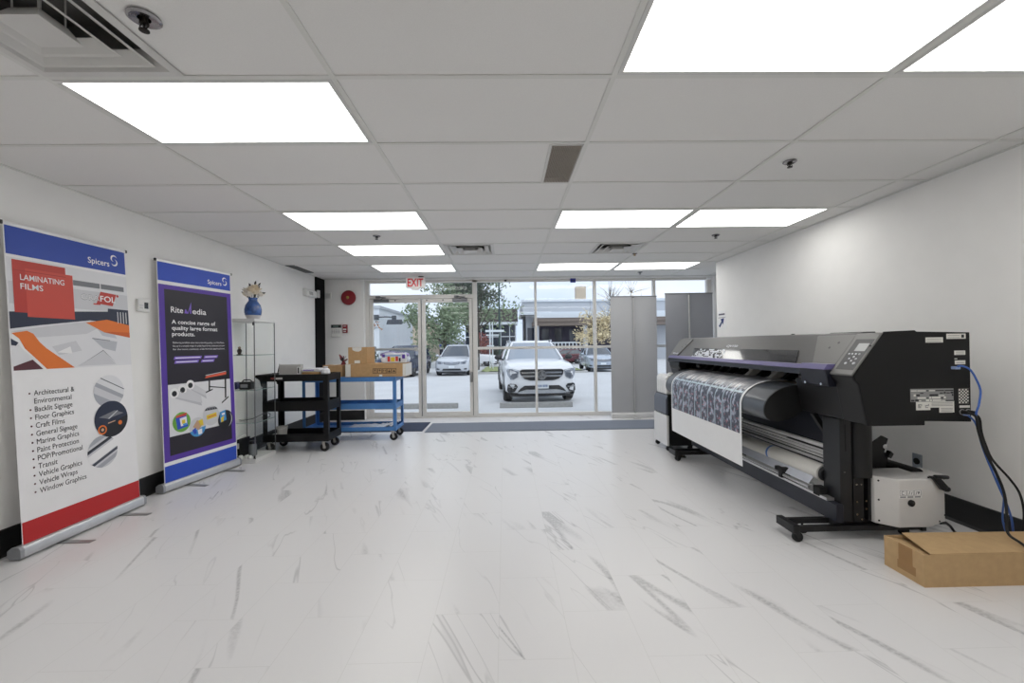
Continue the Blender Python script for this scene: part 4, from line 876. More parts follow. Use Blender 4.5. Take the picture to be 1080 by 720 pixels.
MB().lathe((-2.35, 5.28, .5555), [(.012, -.075), (.025, -.075), (.025, .075), (.012, .075), (.012, -.075)], 18, 'x').build('rolled_sheet', PAPER, t); MB().lathe((-2.35, 5.28, .5555), [(.0115, -.078), (.0115, .078)], 14, 'x').build('core', CARD, t)
b = MB(); b.box(-2.43, -2.275, 5.20, 5.235, .5305, .575)
tag(b.build('label_pack', M('pack_white', (220, 218, 214), .5, noise=.05), loc=(-2.35, 5.218, .5305), bevel=.008), 'white label pack in front of the rolled paper on the black cart', 'pack')
t = thing('small_bin', 'pale grey tub on the bottom shelf of the black cart', 'tub', (-2.755, 5.24, .1555))
MB().lathe((-2.755, 5.26, .1555), [(.050, 0), (.062, .14), (.066, .14), (.066, .15), (.058, .15), (.047, .006), (0, .006)], 22).build('tub_body', M('tub_grey', (170, 168, 164), .5), t); MB().tube([(-2.816, 5.25, .30), (-2.80, 5.205, .285), (-2.755, 5.196, .275), (-2.71, 5.205, .285), (-2.694, 5.25, .30)], .003, 6).build('tub_handle', ALU, t)
tag(MB().box(-2.912, -2.825, 5.20, 5.40, .1555, .195).mat(1).box(-2.905, -2.83, 5.1995, 5.2005, .168, .192).build('flat_carton', [PAPER, ilg], loc=(-2.87, 5.3, .1555), bevel=.004), 'flat white carton left of the grey tub on the black cart', 'box')
# ================================================================== wide format printer along the right wall
PT = thing('wide_format_printer', 'long black and grey wide format printer on a wheeled stand, printing a sheet', 'printer', (2.3, 3.8, 0))
HOOD = M('hood_grey', (90, 89, 88), .36, noise=.03, nscale=5)
HOODL = M('hood_light', (112, 111, 109), .40, noise=.03, nscale=5)
PBK = M('printer_black', (17, 17, 19), .5, noise=.04)
PNV = M('printer_navy', (30, 32, 43), .45, noise=.03)
PURP = M('printer_purple', (104, 98, 142), .38, noise=.02)
SMOKE = M('smoked_acrylic', (62, 62, 64), .10, noise=0, spec=.6, coat=.5)
SD = Vector((2.207-2.017, 0, 1.322-1.066)).normalized()       # up the slanted front
SN = Vector((-SD.z, 0, SD.x))                                  # out of it
def SP(y, s, d=0): return tuple(Vector((2.017, y, 1.066))+SD*s+SN*d)
# end cabinet nearest the camera, with the operating panel
e = MB(); e.prism([(2.200, 1.314), (2.022, 1.064), (2.030, 1.040), (2.054, 1.013), (2.098, .780), (2.431, .776), (2.431, .798), (2.706, .790), (2.706, 1.309), (2.39, 1.318)], 'y', 2.432, 2.60)
e.build('end_cabinet', PBK, PT, bevel=.004)
sp = MB().prism([(2.207, 1.321), (2.385, 1.327), (2.396, 1.319), (2.709, 1.311), (2.709, .790), (2.434, .798), (2.434, .774), (2.098, .774), (2.052, 1.013), (2.030, 1.040), (2.022, 1.064)], 'y', 2.42, 2.4315).build('side_plate', M('plate_black', (15, 15, 16), .6, noise=.03, spec=.3), PT, bevel=.002)
def plate_labels():
    q = 2.4197
    lab = [M('sticker_white', (214, 212, 206), .5, noise=.02), ib, M('sticker_grey', (132, 132, 132), .5, noise=0)]
    def st(x0, x1, z0, z1, lines=2, dot=False):
        b = MB(); b.mat(0).box(x0, x1, q-.0003, q+.0006, z0, z1)
        for k in range(lines):
            zz = z0+(z1-z0)*(k+.6)/(lines+.4); b.mat(2).box(x0+.008, x1-(.035 if dot else .008), q-.0006, q+.0002, zz-.002, zz+.001)
        if dot: b.mat(1).box(x1-.026, x1-.010, q-.0006, q+.0002, (z0+z1)/2-.009, (z0+z1)/2+.009)
        b.build('sticker', lab, sp, smooth=False)
    st(2.447, 2.550, 1.254, 1.284); st(2.571, 2.685, 1.274, 1.304, 2, True); st(2.616, 2.681, 1.180, 1.205); st(2.618, 2.680, 1.125, 1.148, 1)
    MB().mat(0).box(2.616, 2.632, q-.0003, q+.0006, 1.155, 1.160).build('sticker', lab, sp, smooth=False)
    b = MB()      # rating plate: grey and black bands over a white field
    b.mat(0)
    b.add([(2.383, q, .862), (2.468, q, .862), (2.468, q, .876), (2.520, q, .876), (2.520, q, .846), (2.609, q, .846), (2.609, q, .912), (2.383, q, .912)], [tuple(range(8))])
    b.mat(2).box(2.351, 2.606, q-.0004, q+.0005, .910, .986)
    rnd = random.Random(8)
    for r in range(5):
        x = 2.354; z0 = .913+r*.0146
        while x < 2.60:
            w_ = rnd.choice((.012, .020, .034, .05)); c = rnd.choice((0, 1, 1, 0, 2))
            if c != 2: b.mat(c).box(x, min(x+w_, 2.604), q-.0008, q, z0, z0+rnd.choice((.006, .010, .012)))
            x += w_+.004
    for x in (2.395, 2.437):
        for i in range(4):
            for j in range(4):
                if rnd.random() < .6: b.mat(2).box(x+i*.006, x+i*.006+.005, q-.0006, q+.0003, .874+j*.006, .879+j*.006)
    b.mat(2)
    for k in range(3): b.box(2.53, 2.60, q-.0006, q+.0003, .853+k*.008, .856+k*.008)
    for k in range(3): b.box(2.475, 2.600, q-.0006, q+.0003, .885+k*.008, .888+k*.008)
    b.build('rating_label', lab, sp, smooth=False)
    b = MB().mat(0).box(2.637, 2.695, q-.0002, q+.0006, .898, .982).mat(1)
    for i in range(6):
        for j in range(9):
            if (i+j) % 2: b.box(2.638+i*.0094, 2.638+i*.0094+.0094, q-.0006, q, .899+j*.0091, .899+j*.0091+.0091)
    b.build('fan_mesh', lab, sp, smooth=False)
    b = MB().mat(0).box(2.640, 2.702, q-.0003, q+.0006, .872, .886); b.mat(2)
    for x in (2.655, 2.690): b.lathe((x, q, .848), [(.017, .0005), (.017, -.003), (.0135, -.004), (.0135, -.0005)], 18, 'y')
    b.mat(1)
    for x in (2.655, 2.690): b.lathe((x, q, .848), [(.0135, -.0006), (.0, -.0008)], 18, 'y')
    b.build('power_inlets', lab, sp)
    b = MB()
    for x, z in ((2.12, 1.24), (2.12, .80), (2.40, .80), (2.30, 1.30), (2.69, 1.29), (2.69, 1.0), (2.45, .815)): b.lathe((x, q, z), [(.005, .0004), (.004, -.002), (0, -.002)], 8, 'y')
    b.build('plate_screws', M('screw_black', (40, 40, 42), .3, .8), sp)
plate_labels()
cp = MB(); cp.hexa([SP(2.424, .0, .009), SP(2.594, .0, .009), SP(2.594, .300, .009), SP(2.424, .300, .009)], [SP(2.424, -.004, -.002), SP(2.594, -.004, -.002), SP(2.594, .315, -.004), SP(2.424, .315, -.004)])
cp = cp.build('operating_panel', HOODL, PT, bevel=.006, seg=3)
MB().hexa([SP(2.436, .034, .0096), SP(2.566, .034, .0096), SP(2.566, .258, .0096), SP(2.436, .258, .0096)], [SP(2.436, .034, .006), SP(2.566, .034, .006), SP(2.566, .258, .006), SP(2.436, .258, .006)]).build('keypad_bezel', M('bezel_dark', (48, 48, 50), .4), cp)
MB().hexa([SP(2.449, .170, .0102), SP(2.524, .170, .0102), SP(2.524, .227, .0102), SP(2.449, .227, .0102)], [SP(2.449, .170, .009), SP(2.524, .170, .009), SP(2.524, .227, .009), SP(2.449, .227, .009)]).build('screen', M('lcd_grey', (164, 166, 166), .25), cp)
for (y, s_, r) in ((2.542, .148, .0065), (2.519, .148, .0065), (2.494, .148, .0065), (2.468, .148, .0065), (2.494, .127, .0065), (2.519, .113, .0065), (2.470, .113, .0065), (2.494, .098, .0065), (2.522, .079, .009), (2.464, .081, .010)):
    MB().cyl(SP(y, s_, .0092), SP(y, s_, .0125), r, r*.8, 12).build('button', M('button_white', (206, 208, 212), .35, noise=0), cp)
# hood
h = MB(); h.prism([(2.036, 1.070), (2.205, 1.304), (2.215, 1.318), (2.235, 1.322), (2.70, 1.309), (2.70, 1.05), (2.10, 1.05)], 'y', 2.602, 5.255)
hood = h.build('hood', HOOD, PT, bevel=.006)
hc = MB(); hc.hexa([SP(2.604, .068, .0), SP(2.80, .068, .0), SP(2.93, .300, .0), SP(2.604, .300, .0)], [SP(2.604, .068, -.016), SP(2.80, .068, -.016), SP(2.93, .300, -.016), SP(2.604, .300, -.016)]); hc.build('hood_end_panel', HOODL, hood, bevel=.003)
hc = MB(); hc.hexa([SP(5.02, .068, .0), SP(5.25, .068, .0), SP(5.25, .300, .0), SP(4.90, .300, .0)], [SP(5.02, .068, -.016), SP(5.25, .068, -.016), SP(5.25, .300, -.016), SP(4.90, .300, -.016)])
hc.build('hood_end_panel', HOODL, hood, bevel=.003)
MB().hexa([SP(2.965, .058, -.0035), SP(4.62, .058, -.0035), SP(4.72, .178, -.0035), SP(3.03, .178, -.0035)], [SP(2.965, .058, -.018), SP(4.62, .058, -.018), SP(4.72, .178, -.018), SP(3.03, .178, -.018)]).build('hood_window', SMOKE, hood, bevel=.001)
b = MB(); rnd = random.Random(12)     # scattered small white triangles at the far end of the window
for i in range(15):
    for j in range(5):
        y0 = 4.64-i*.040-j*.016; s0 = .064+j*.0215
        for tri in (0, 1):
            if rnd.random() < .62:
                p = [(y0, s0), (y0-.038, s0), (y0-.019, s0+.020)] if tri == 0 else [(y0-.038, s0), (y0-.019, s0+.020), (y0-.057, s0+.020)]
                b.face([SP(a, c, -.0028) for a, c in p])
b.build('triangle_pattern', M('mark_silver', (204, 208, 214), .35, noise=0), hood, smooth=False)
MB().text('Mimaki', SP(5.18, .085, .0006), (0, -1, 0), SD, .020, .15, weight=.02).build('maker_mark', M('mark_silver', (204, 208, 214), .35), hood, smooth=False)
MB().text('CJV150', SP(4.05, .196, -.0020), (0, -1, 0), SD, .024, .19, weight=.01).build('model_mark', M('mark_silver', (204, 208, 214), .35), hood, smooth=False)
FIX = M('fixing_grey', (62, 62, 62), .4)
for y, s_ in ((2.75, .20), (2.70, .24), (4.98, .22), (5.05, .19)): MB().cyl(SP(y, s_, -.001), SP(y, s_, .001), .008, n=12).build('hood_screw', FIX, hood)
MB().cyl((2.24, 3.25, 1.320), (2.24, 3.25, 1.328), .012, n=12).build('hood_button', FIX, hood); MB().box(2.26, 2.33, 2.62, 2.90, 1.319, 1.3255).build('hood_hinge', FIX, hood)
# purple stripe and dark front lip
MB().hexa([(2.000, 2.835, 1.088), (2.000, 5.16, 1.088), (2.020, 5.16, 1.116), (2.020, 2.835, 1.116)], [(2.05, 2.835, 1.080), (2.05, 5.16, 1.080), (2.06, 5.16, 1.116), (2.06, 2.835, 1.116)]).build('purple_stripe', PURP, PT, bevel=.003)
MB().box(1.999, 2.04, 2.835, 5.15, 1.050, 1.087).build('front_lip', PNV, PT, bevel=.002)
cc = MB(); cc.prism([(1.988, 1.092), (1.996, 1.068), (2.006, .992), (2.020, .984), (2.10, .984), (2.10, 1.092)], 'y', 2.603, 2.832); cc = cc.build('corner_cover', PNV, PT, bevel=.005)
MB().prism([(1.985, 1.092), (2.006, 1.126), (2.062, 1.126), (2.062, 1.092)], 'y', 2.603, 2.832).build('purple_cap', PURP, cc, bevel=.003)
b = MB()
for y in (2.64, 2.78): b.lathe((1.996, y, 1.000), [(.009, .003), (.008, -.005), (0, -.005)], 10, 'x')
b.build('cover_screws', CHROME, cc)
# lower near cabinet, far cabinet, core
MB().prism([(2.062, 1.012), (2.105, .782), (2.70, .782), (2.70, 1.048), (2.12, 1.048), (2.12, 1.012)], 'y', 2.602, 2.975).build('near_body', PBK, PT, bevel=.003)
MB().prism([(2.022, 1.066), (2.052, 1.012), (2.108, .800), (2.70, .800), (2.70, 1.048), (2.12, 1.068)], 'y', 5.02, 5.25).build('far_cabinet', PNV, PT, bevel=.004)
MB().prism([(2.012, 1.050), (2.006, 1.000), (2.03, .955), (2.10, .955), (2.10, 1.050)], 'y', 4.86, 5.14).build('far_corner_cover', PBK, PT, bevel=.010, seg=3)
core = MB().box(2.31, 2.695, 2.977, 5.018, .80, 1.048).box(2.17, 2.31, 2.977, 5.018, .80, .930).build('main_body', DEEP, PT)
MB().box(2.280, 2.300, 2.98, 5.015, .985, 1.045).build('carriage_rail', ALU, core)
MB().box(2.10, 2.308, 2.98, 5.015, .932, .962).build('platen', M('platen_black', (34, 33, 34), .35), core, bevel=.002)
b = MB()
for i in range(36): y = 3.0+i*.056; b.slab([(2.125, y, .9626), (2.185, y+.02, .9626), (2.185, y+.045, .9626), (2.125, y+.025, .9626)], (0, 0, .0008))
b.build('platen_slots', M('slot_gold', (150, 132, 104), .35, .4), core)
for i in range(12):
    y = 3.06+i*.165
    k = MB(); k.prism([(2.15, .975), (2.20, .968), (2.26, .985), (2.26, 1.03), (2.215, 1.03)], 'y', y, y+.055); k.build('pinch_roller_arm', M('arm_white', (206, 204, 198), .4) if i < 6 and i % 2 == 0 else PBK, core, bevel=.003)
b = MB(); b.box(2.18, 2.28, 4.70, 4.80, .97, 1.04); b.mat(1); b.lathe((2.175, 4.73, 1.00), [(.018, .004), (.018, -.008)], 14, 'x'); b.box(2.176, 2.18, 4.755, 4.79, .98, 1.02)
b.build('cutter_carriage', [PBK, ALU], core, bevel=.002)
# curved media guide
prof = []
for k in range(15):
    f = k/14; a = R(86+f*104)
    prof.append((2.082+.247*math.cos(a), .782+.176*math.sin(a)*1.0) if f < 1 else (1.839, .752))
prof = [(2.135, .962)]+prof+[(1.850, .730), (1.880, .708), (1.945, .700), (2.04, .722), (2.135, .79)]
GD = M('guide_grey', (66, 70, 76), .30, noise=.02, coat=.2)
g = MB(); g.prism(prof, 'y', 2.99, 4.80); guide = g.build('media_guide', GD, PT, angle=50)
c = MB(); c.prism([(x, z) for x, z in prof], 'y', 2.976, 2.989); c.build('guide_end_cap', M('cap_black', (14, 14, 15), .5), guide)
c = MB(); c.prism([(x, z) for x, z in prof], 'y', 4.801, 4.814); c.build('guide_end_cap', M('cap_black', (14, 14, 15), .5), guide)
# printed sheet: from the platen over the guide, then hanging
path = [(2.29, .9655), (2.20, .966)]
for k in range(15):
    a = R(86+k/14*90); path.append((2.082+.2505*math.cos(a), .782+.1835*math.sin(a)))
path += [(1.8312, .70), (1.831, .60), (1.8312, .50), (1.8320, .40), (1.8345, .302)]
ln = [0]
for i in range(1, len(path)): ln.append(ln[-1]+math.dist(path[i-1], path[i]))
TOT = ln[-1]
def sheet(name, y0, y1, s0, s1, off, mats, parent, nY=1):
    vs = []; uv = []
    pts = [(ln[i], path[i]) for i in range(len(path)) if s0 <= ln[i] <= s1]
    def at(s_):
        for i in range(1, len(path)):
            if ln[i] >= s_-1e-9:
                f = (s_-ln[i-1])/(ln[i]-ln[i-1]); return (path[i-1][0]+f*(path[i][0]-path[i-1][0]), path[i-1][1]+f*(path[i][1]-path[i-1][1]))
    ss = sorted(set([s0, s1]+[p[0] for p in pts])); mb = MB(); n = len(ss)
    P = [at(s_) for s_ in ss]; nrm = []
    for i in range(n):
        a, b_ = P[max(i-1, 0)], P[min(i+1, n-1)]; d = Vector((b_[0]-a[0], b_[1]-a[1])).normalized(); nrm.append((d.y, -d.x))
    for i in range(n):
        for y in (y0, y1): mb.v.append((P[i][0]+nrm[i][0]*off, y, P[i][1]+nrm[i][1]*off)); uv.append(((y-y0)/(y1-y0), (ss[i]-s0)/(s1-s0)))
    for i in range(n):
        for y in (y0, y1): mb.v.append((P[i][0]+nrm[i][0]*(off-.0006), y, P[i][1]+nrm[i][1]*(off-.0006))); uv.append(((y-y0)/(y1-y0), (ss[i]-s0)/(s1-s0)))
    for i in range(n-1):
        mb.f.append((2*i, 2*i+1, 2*i+3, 2*i+2)); mb.mi.append(0)
        k = 2*n; mb.f.append((k+2*i, k+2*i+2, k+2*i+3, k+2*i+1)); mb.mi.append(0)
        mb.f.append((2*i, 2*i+2, k+2*i+2, k+2*i)); mb.mi.append(0); mb.f.append((2*i+1, k+2*i+1, k+2*i+3, 2*i+3)); mb.mi.append(0)
    i = n-1; mb.f.append((2*i, 2*i+1, 2*n+2*i+1, 2*n+2*i)); mb.mi.append(0)
    o = mb.build(name, mats, parent, angle=60)
    lay = o.data.uv_layers.new(name='UVMap')
    for lp in o.data.loops: lay.data[lp.index].uv = uv[lp.vertex_index]
    return o
def print_material():
    m = bpy.data.materials.new('printed_image'); m.use_nodes = True
    n = m.node_tree.nodes; l = m.node_tree.links; b = n['Principled BSDF']; b.inputs['Roughness'].default_value = .28
    t = n.new('ShaderNodeTexCoord'); sp_ = n.new('ShaderNodeSeparateXYZ'); l.new(t.outputs['UV'], sp_.inputs[0]); u, v = sp_.outputs[0], sp_.outputs[1]
    def mth(op, a, c=None, d=None):
        k = n.new('ShaderNodeMath'); k.operation = op
        for i, q in enumerate((a, c, d)):
            if q is None: continue
            if isinstance(q, (int, float)): k.inputs[i].default_value = q
            else: l.new(q, k.inputs[i])
        return k.outputs[0]
    def mix(f, a, c):
        k = n.new('ShaderNodeMix'); k.data_type = 'RGBA'
        l.new(f, k.inputs['Factor'])
        for nm, q in (('A', a), ('B', c)):
            if isinstance(q, tuple): k.inputs[nm].default_value = q
            else: l.new(q, k.inputs[nm])
        return k.outputs['Result']
    def noise(sx, sy, det=4, off=0):
        mp_ = n.new('ShaderNodeMapping'); mp_.inputs['Scale'].default_value = (sx, sy, 1); mp_.inputs['Location'].default_value = (off, off, 0)
        z = n.new('ShaderNodeTexNoise'); z.inputs['Scale'].default_value = 1; z.inputs['Detail'].default_value = det
        l.new(t.outputs['UV'], mp_.inputs['Vector']); l.new(mp_.outputs[0], z.inputs['Vector']); return z.outputs['Fac']
    def step(x, lo, hi):
        r = n.new('ShaderNodeMapRange'); r.inputs['From Min'].default_value = lo; r.inputs['From Max'].default_value = hi; l.new(x, r.inputs['Value']); return r.outputs[0]
    # v runs from the platen (0) to the lower end of the picture (1)
    sky = mix(step(noise(9, 5, 6), .38, .62), lin((84, 88, 98)), lin((226, 224, 222)))
    streak = mix(step(noise(120, 5, 3, 3), .46, .56), sky, lin((120, 122, 132)))
    figures = mix(step(noise(34, 12, 5, 7), .50, .60), lin((58, 62, 78)), lin((172, 178, 194)))
    fx = mth('FRACT', mth('MULTIPLY', u, 10.4))
    red = mth('MULTIPLY', step(noise(60, 30, 2, 11), .58, .66), mth('MULTIPLY', mth('GREATER_THAN', fx, .3), mth('GREATER_THAN', v, .66)))
    figures = mix(red, figures, lin((176, 112, 124)))
    low = mth('GREATER_THAN', v, .52)
    img = mix(low, streak, figures)
    line = mth('MAXIMUM', mth('MULTIPLY', mth('LESS_THAN', mth('ABSOLUTE', mth('SUBTRACT', fx, .12)), .05), mth('GREATER_THAN', v, .47)), mth('LESS_THAN', mth('ABSOLUTE', mth('SUBTRACT', v, .56)), .012))
    img = mix(mth('MULTIPLY', line, .8), img, lin((186, 206, 216)))
    dark = mth('MULTIPLY', mth('GREATER_THAN', v, .50), mth('LESS_THAN', mth('ABSOLUTE', mth('SUBTRACT', fx, .20)), .035))
    img = mix(mth('MULTIPLY', dark, .6), img, lin((30, 34, 46)))
    # white margins at the two sides
    edge = mth('LESS_THAN', mth('MINIMUM', u, mth('SUBTRACT', 1, u)), .012)
    img = mix(edge, img, lin((230, 230, 230)))
    l.new(img, b.inputs['Base Color']); return m
med = sheet('printed_media', 3.262, 4.645, 0, TOT, 0, PAPER, PT)
s_pr = ln[-2]-.40+.30+.02
s_end = [ln[i] for i in range(len(path)) if path[i][1] <= .601][0]+.045
sheet('printed_image', 3.268, 4.639, .03, s_end, .0007, print_material(), med)

# stand
def foot(y0, near):
    f = MB(); f.box(1.845, 2.63, y0, y0+.034, .062, .096); f.box(1.845, 2.63, y0+.125, y0+.155, .062, .096); f.box(1.805, 1.845, y0-.008, y0+.163, .056, .108); f.box(2.63, 2.66, y0-.008, y0+.163, .056, .108); f.box(2.13, 2.40, y0+.034, y0+.125, .064, .124)
    ft = f.build('stand_foot', BLACK, PT, bevel=.002)
    for x, y in ((1.835, y0+.012), (1.905, y0+.13), (2.58, y0+.075)):
        k = MB(); k.cyl((x, y, .052), (x, y, .063), .022, n=12); k.slab([(x-.016, y-.019, .058), (x+.018, y-.019, .058), (x+.016, y-.019, .030), (x, y-.019, .028)], (0, .003, 0)); k.slab([(x-.016, y+.016, .058), (x+.018, y+.016, .058), (x+.016, y+.016, .030), (x, y+.016, .028)], (0, .003, 0))
        w_ = k.build('caster', BLACK, ft)
        w_.data.materials.append(RUBBER)
        wm = MB().lathe((x+.008, y, .031), [(.012, -.0155), (.027, -.0155), (.031, -.010), (.031, .010), (.027, .0155), (.012, .0155)], 20, 'y')
        bm = bmesh.new(); bm.from_mesh(w_.data); off = ROOT[w_.name]
        vv = [bm.verts.new(Vector(v)-off) for v in wm.v]
        for q in wm.f:
            try: nf = bm.faces.new([vv[i] for i in q]); nf.material_index = 1; nf.smooth = True
            except ValueError: pass
        bm.to_mesh(w_.data); bm.free()
    lv = MB(); lv.cyl((1.965, y0+.14, .014), (1.965, y0+.14, .063), .007, n=8); lv.lathe((1.965, y0+.14, .002), [(.024, 0), (.026, .006), (.014, .014)], 16); lv.build('levelling_foot', BLACK, ft)
foot(2.655, True); foot(4.515, False)
STL = M('stand_black', (15, 15, 17), .45, noise=.04); STG = M('stand_grey', (30, 31, 34), .42, noise=.03)
lg = MB().box(2.118, 2.195, 2.655, 2.80, .123, .772).build('stand_leg', STG, PT, bevel=.003)
MB().box(2.150, 2.158, 2.6535, 2.6552, .57, .74).build('cable_slot', DEEP, lg)
cv = MB()
pc = [(2.196, 2.648)]+[(2.275+.085*math.sin(R(-65+k*13)), 2.735-.100*math.cos(R(-65+k*13))) for k in range(11)]+[(2.372, 2.80), (2.196, 2.80)]
cv.prism(pc, 'z', .400, .772); cv.build('leg_cover', STL, lg, angle=50)
MB().box(2.197, 2.262, 2.650, 2.79, .124, .398).build('leg_plate', STL, lg, bevel=.002)
MB().box(2.300, 2.425, 2.660, 2.79, .124, .395).build('cable_box', STL, lg, bevel=.003)
b = MB()
for x, z in ((2.215, .36), (2.245, .36), (2.215, .25), (2.215, .17), (2.245, .14), (2.285, .20), (2.285, .25), (2.140, .44), (2.405, .36), (2.405, .16)): b.lathe((x, 2.648 if x < 2.27 else 2.66, z), [(.007, .004), (.006, -.002), (0, -.002)], 10, 'y')
b.build('bolts', CHROME, lg)
MB().hexa([(2.085, 2.84, .775), (2.115, 2.84, .780), (2.20, 2.84, .64), (2.185, 2.84, .615)], [(2.085, 2.87, .775), (2.115, 2.87, .780), (2.20, 2.87, .64), (2.185, 2.87, .615)]).build('brace', STL, lg)
MB().box(2.118, 2.36, 4.55, 4.70, .123, .80).build('stand_leg', STG, PT, bevel=.003)
MB().box(1.99, 2.09, 4.60, 4.68, .040, .072).build('cable_duct', M('duct_grey', (120, 124, 130), .4), PT, bevel=.004)
bm_ = MB().box(2.070, 2.116, 2.63, 4.70, .128, .240).build('cross_beam', PNV, PT, bevel=.003)
MB().box(2.062, 2.112, 2.70, 4.60, .241, .258).build('beam_trim', ALU, bm_)
# take-up system
tk = MB().cyl((2.05, 2.84, .283), (2.05, 4.55, .283), .011, n=12).cyl((2.08, 2.84, .300), (2.08, 4.55, .300), .008, n=10).build('tension_bar', ALU, PT)
for y in (3.10, 3.9): MB().box(2.03, 2.10, y, y+.035, .262, .335).box(2.05, 2.12, y+.005, y+.11, .295, .325).build('bar_clamp', DEEP, tk, bevel=.004)
MB().box(2.06, 2.117, 2.76, 2.82, .245, .305).build('bar_end_block', DEEP, tk, bevel=.004)
rl = MB().lathe((2.145, 2.825, .378), [(.040, 0), (.056, .0), (.056, 1.74), (.040, 1.74)], 36, 'y').build('takeup_roll', M('roll_white', (222, 220, 214), .5, noise=.01), PT)
MB().lathe((2.145, 2.792, .378), [(.012, 0), (.046, .0), (.050, .006), (.050, .026), (.039, .032)], 28, 'y').lathe((2.145, 2.77, .378), [(.018, 0), (.022, .004), (.022, .022)], 16, 'y').build('roll_flange', BLACK, rl)
MB().lathe((2.145, 3.36, .378), [(.0563, 0), (.0566, .0), (.0566, .022), (.0563, .022)], 36, 'y').build('blue_tape', M('tape_blue', (84, 128, 196), .5), rl)
fl_ = MB(); fl_.slab([(2.100, 2.86, .350), (2.100, 4.55, .350), (2.060, 4.55, .300), (2.060, 2.86, .300)], (-.0008, 0, 0)); fl_.build('paper_loop', M('paper_bluish', (206, 210, 220), .4), rl, smooth=False)
b = MB()
for x, z, r in ((2.20, .545, .016), (2.205, .512, .009), (2.21, .488, .012), (2.215, .462, .008), (2.20, .440, .010)): b.cyl((x, 2.80, z), (x, 4.55, z), r, n=12)
b.build('feed_rollers', M('roller_white', (226, 226, 226), .3, .1), PT)
b = MB(); b.box(2.215, 2.235, 2.80, 4.55, .425, .535); b.build('roller_backing', PNV, PT)
MB().prism([(2.21, .565), (2.235, .565), (2.245, .765), (2.220, .765)], 'y', 2.84, 4.56).build('rear_apron', PNV, PT)
b = MB(); b.slab([(2.18, 2.80, .523), (2.18, 3.26, .523), (2.195, 3.22, .533), (2.195, 2.80, .533)], (0, 0, .003)); b.build('paper_guide_bar', BLACK, PT)
# rear roll support seen past the leg
b = MB(); b.prism([(2.40, .36), (2.58, .40), (2.60, .49), (2.57, .51), (2.60, .60), (2.56, .62), (2.50, .58), (2.40, .62)], 'y', 2.84, 2.852); b.prism([(2.58, .48), (2.60, .47), (2.62, .50), (2.60, .52)], 'y', 2.82, 2.852); rs = b.build('roll_support', STL, PT)
MB().lathe((2.66, 2.70, .395), [(.02, 0), (.044, .0), (.044, 1.95), (.02, 1.95)], 28, 'y').build('rear_roll', DEEP, rs)
MB().cyl((2.575, 2.835, .548), (2.575, 2.856, .548), .016, n=14).build('support_pin', CHROME, rs)
# white motor unit
mu = MB(); mu.prism([(2.318, 2.640), (2.405, 2.560), (2.600, 2.560), (2.775, 2.640), (2.775, 2.80), (2.318, 2.80)], 'z', .118, .415)
mu = mu.build('motor_unit', M('motor_white', (216, 214, 212), .45, noise=.015), PT, bevel=.008, seg=3)
b = MB(); q = 2.5588
b.box(2.405, 2.545, q-.0004, q+.0008, .300, .352)
b.mat(1)
for k in range(3):
    x = 2.408+k*.0455
    for r in ((x, x+.042, .316, .318), (x, x+.042, .347, .349), (x, x+.002, .316, .349), (x+.040, x+.042, .316, .349)): b.box(r[0], r[1], q-.0008, q, r[2], r[3])
    if k == 0: b.box(x+.012, x+.015, q-.0008, q, .322, .343); b.box(x+.015, x+.028, q-.0008, q, .340, .343); b.box(x+.015, x+.028, q-.0008, q, .322, .325)
    elif k == 1: b.face([(x+.010, q-.0008, .322), (x+.014, q-.0008, .322), (x+.020, q-.0008, .343), (x+.016, q-.0008, .343)]); b.face([(x+.024, q-.0008, .322), (x+.028, q-.0008, .322), (x+.034, q-.0008, .340), (x+.030, q-.0008, .340)])
    else: b.face([(x+.008, q-.0008, .322), (x+.012, q-.0008, .322), (x+.018, q-.0008, .343), (x+.014, q-.0008, .343)]); b.face([(x+.022, q-.0008, .324), (x+.034, q-.0008, .330), (x+.030, q-.0008, .343), (x+.020, q-.0008, .338)])
    b.box(x+.002, x+.038, q-.0008, q, .304, .311)
b.build('instruction_label', [PAPER, ig], mu, smooth=False)
MB().lathe((2.478, 2.560, .270), [(.020, .002), (.020, -.008), (.014, -.012), (0, -.012)], 18, 'y').build('motor_knob', DEEP, mu)
hk = MB(); hk.hexa([(2.600, 2.545, .432), (2.655, 2.552, .428), (2.765, 2.60, .345), (2.740, 2.595, .322), (2.705, 2.585, .335)], [(2.600, 2.575, .432), (2.655, 2.582, .428), (2.765, 2.63, .345), (2.740, 2.625, .322), (2.705, 2.615, .335)])
hk.tube([(2.625, 2.555, .430), (2.70, 2.575, .420), (2.745, 2.595, .412)], .013, 8); hk.ball((2.742, 2.60, .338), .022, .022, .018, 10, 6); hk.build('release_lever', BLACK, mu, bevel=.004)
b = MB()
for x, z in ((2.335, .39), (2.335, .14), (2.59, .425), (2.765, .39), (2.70, .135), (2.765, .16), (2.335, .27)):
    y = 2.56+(max(0, 2.405-x)*.92)+max(0, x-2.60)*.457; b.ball((x, y, z), .006, .005, .006, 8, 6)
b.build('motor_screws', DEEP, mu)
tag(MB().tube([(2.72, 2.62, .117), (2.80, 2.66, .10), (2.87, 2.70, .06), (2.91, 2.71, .015), (2.93, 2.66, .008), (2.92, 2.56, .008)], .008, 8).build('motor_cord', RUBBER, loc=(2.85, 2.66, .004)), 'short black cord dropping from the white motor box behind the carton', 'cord')

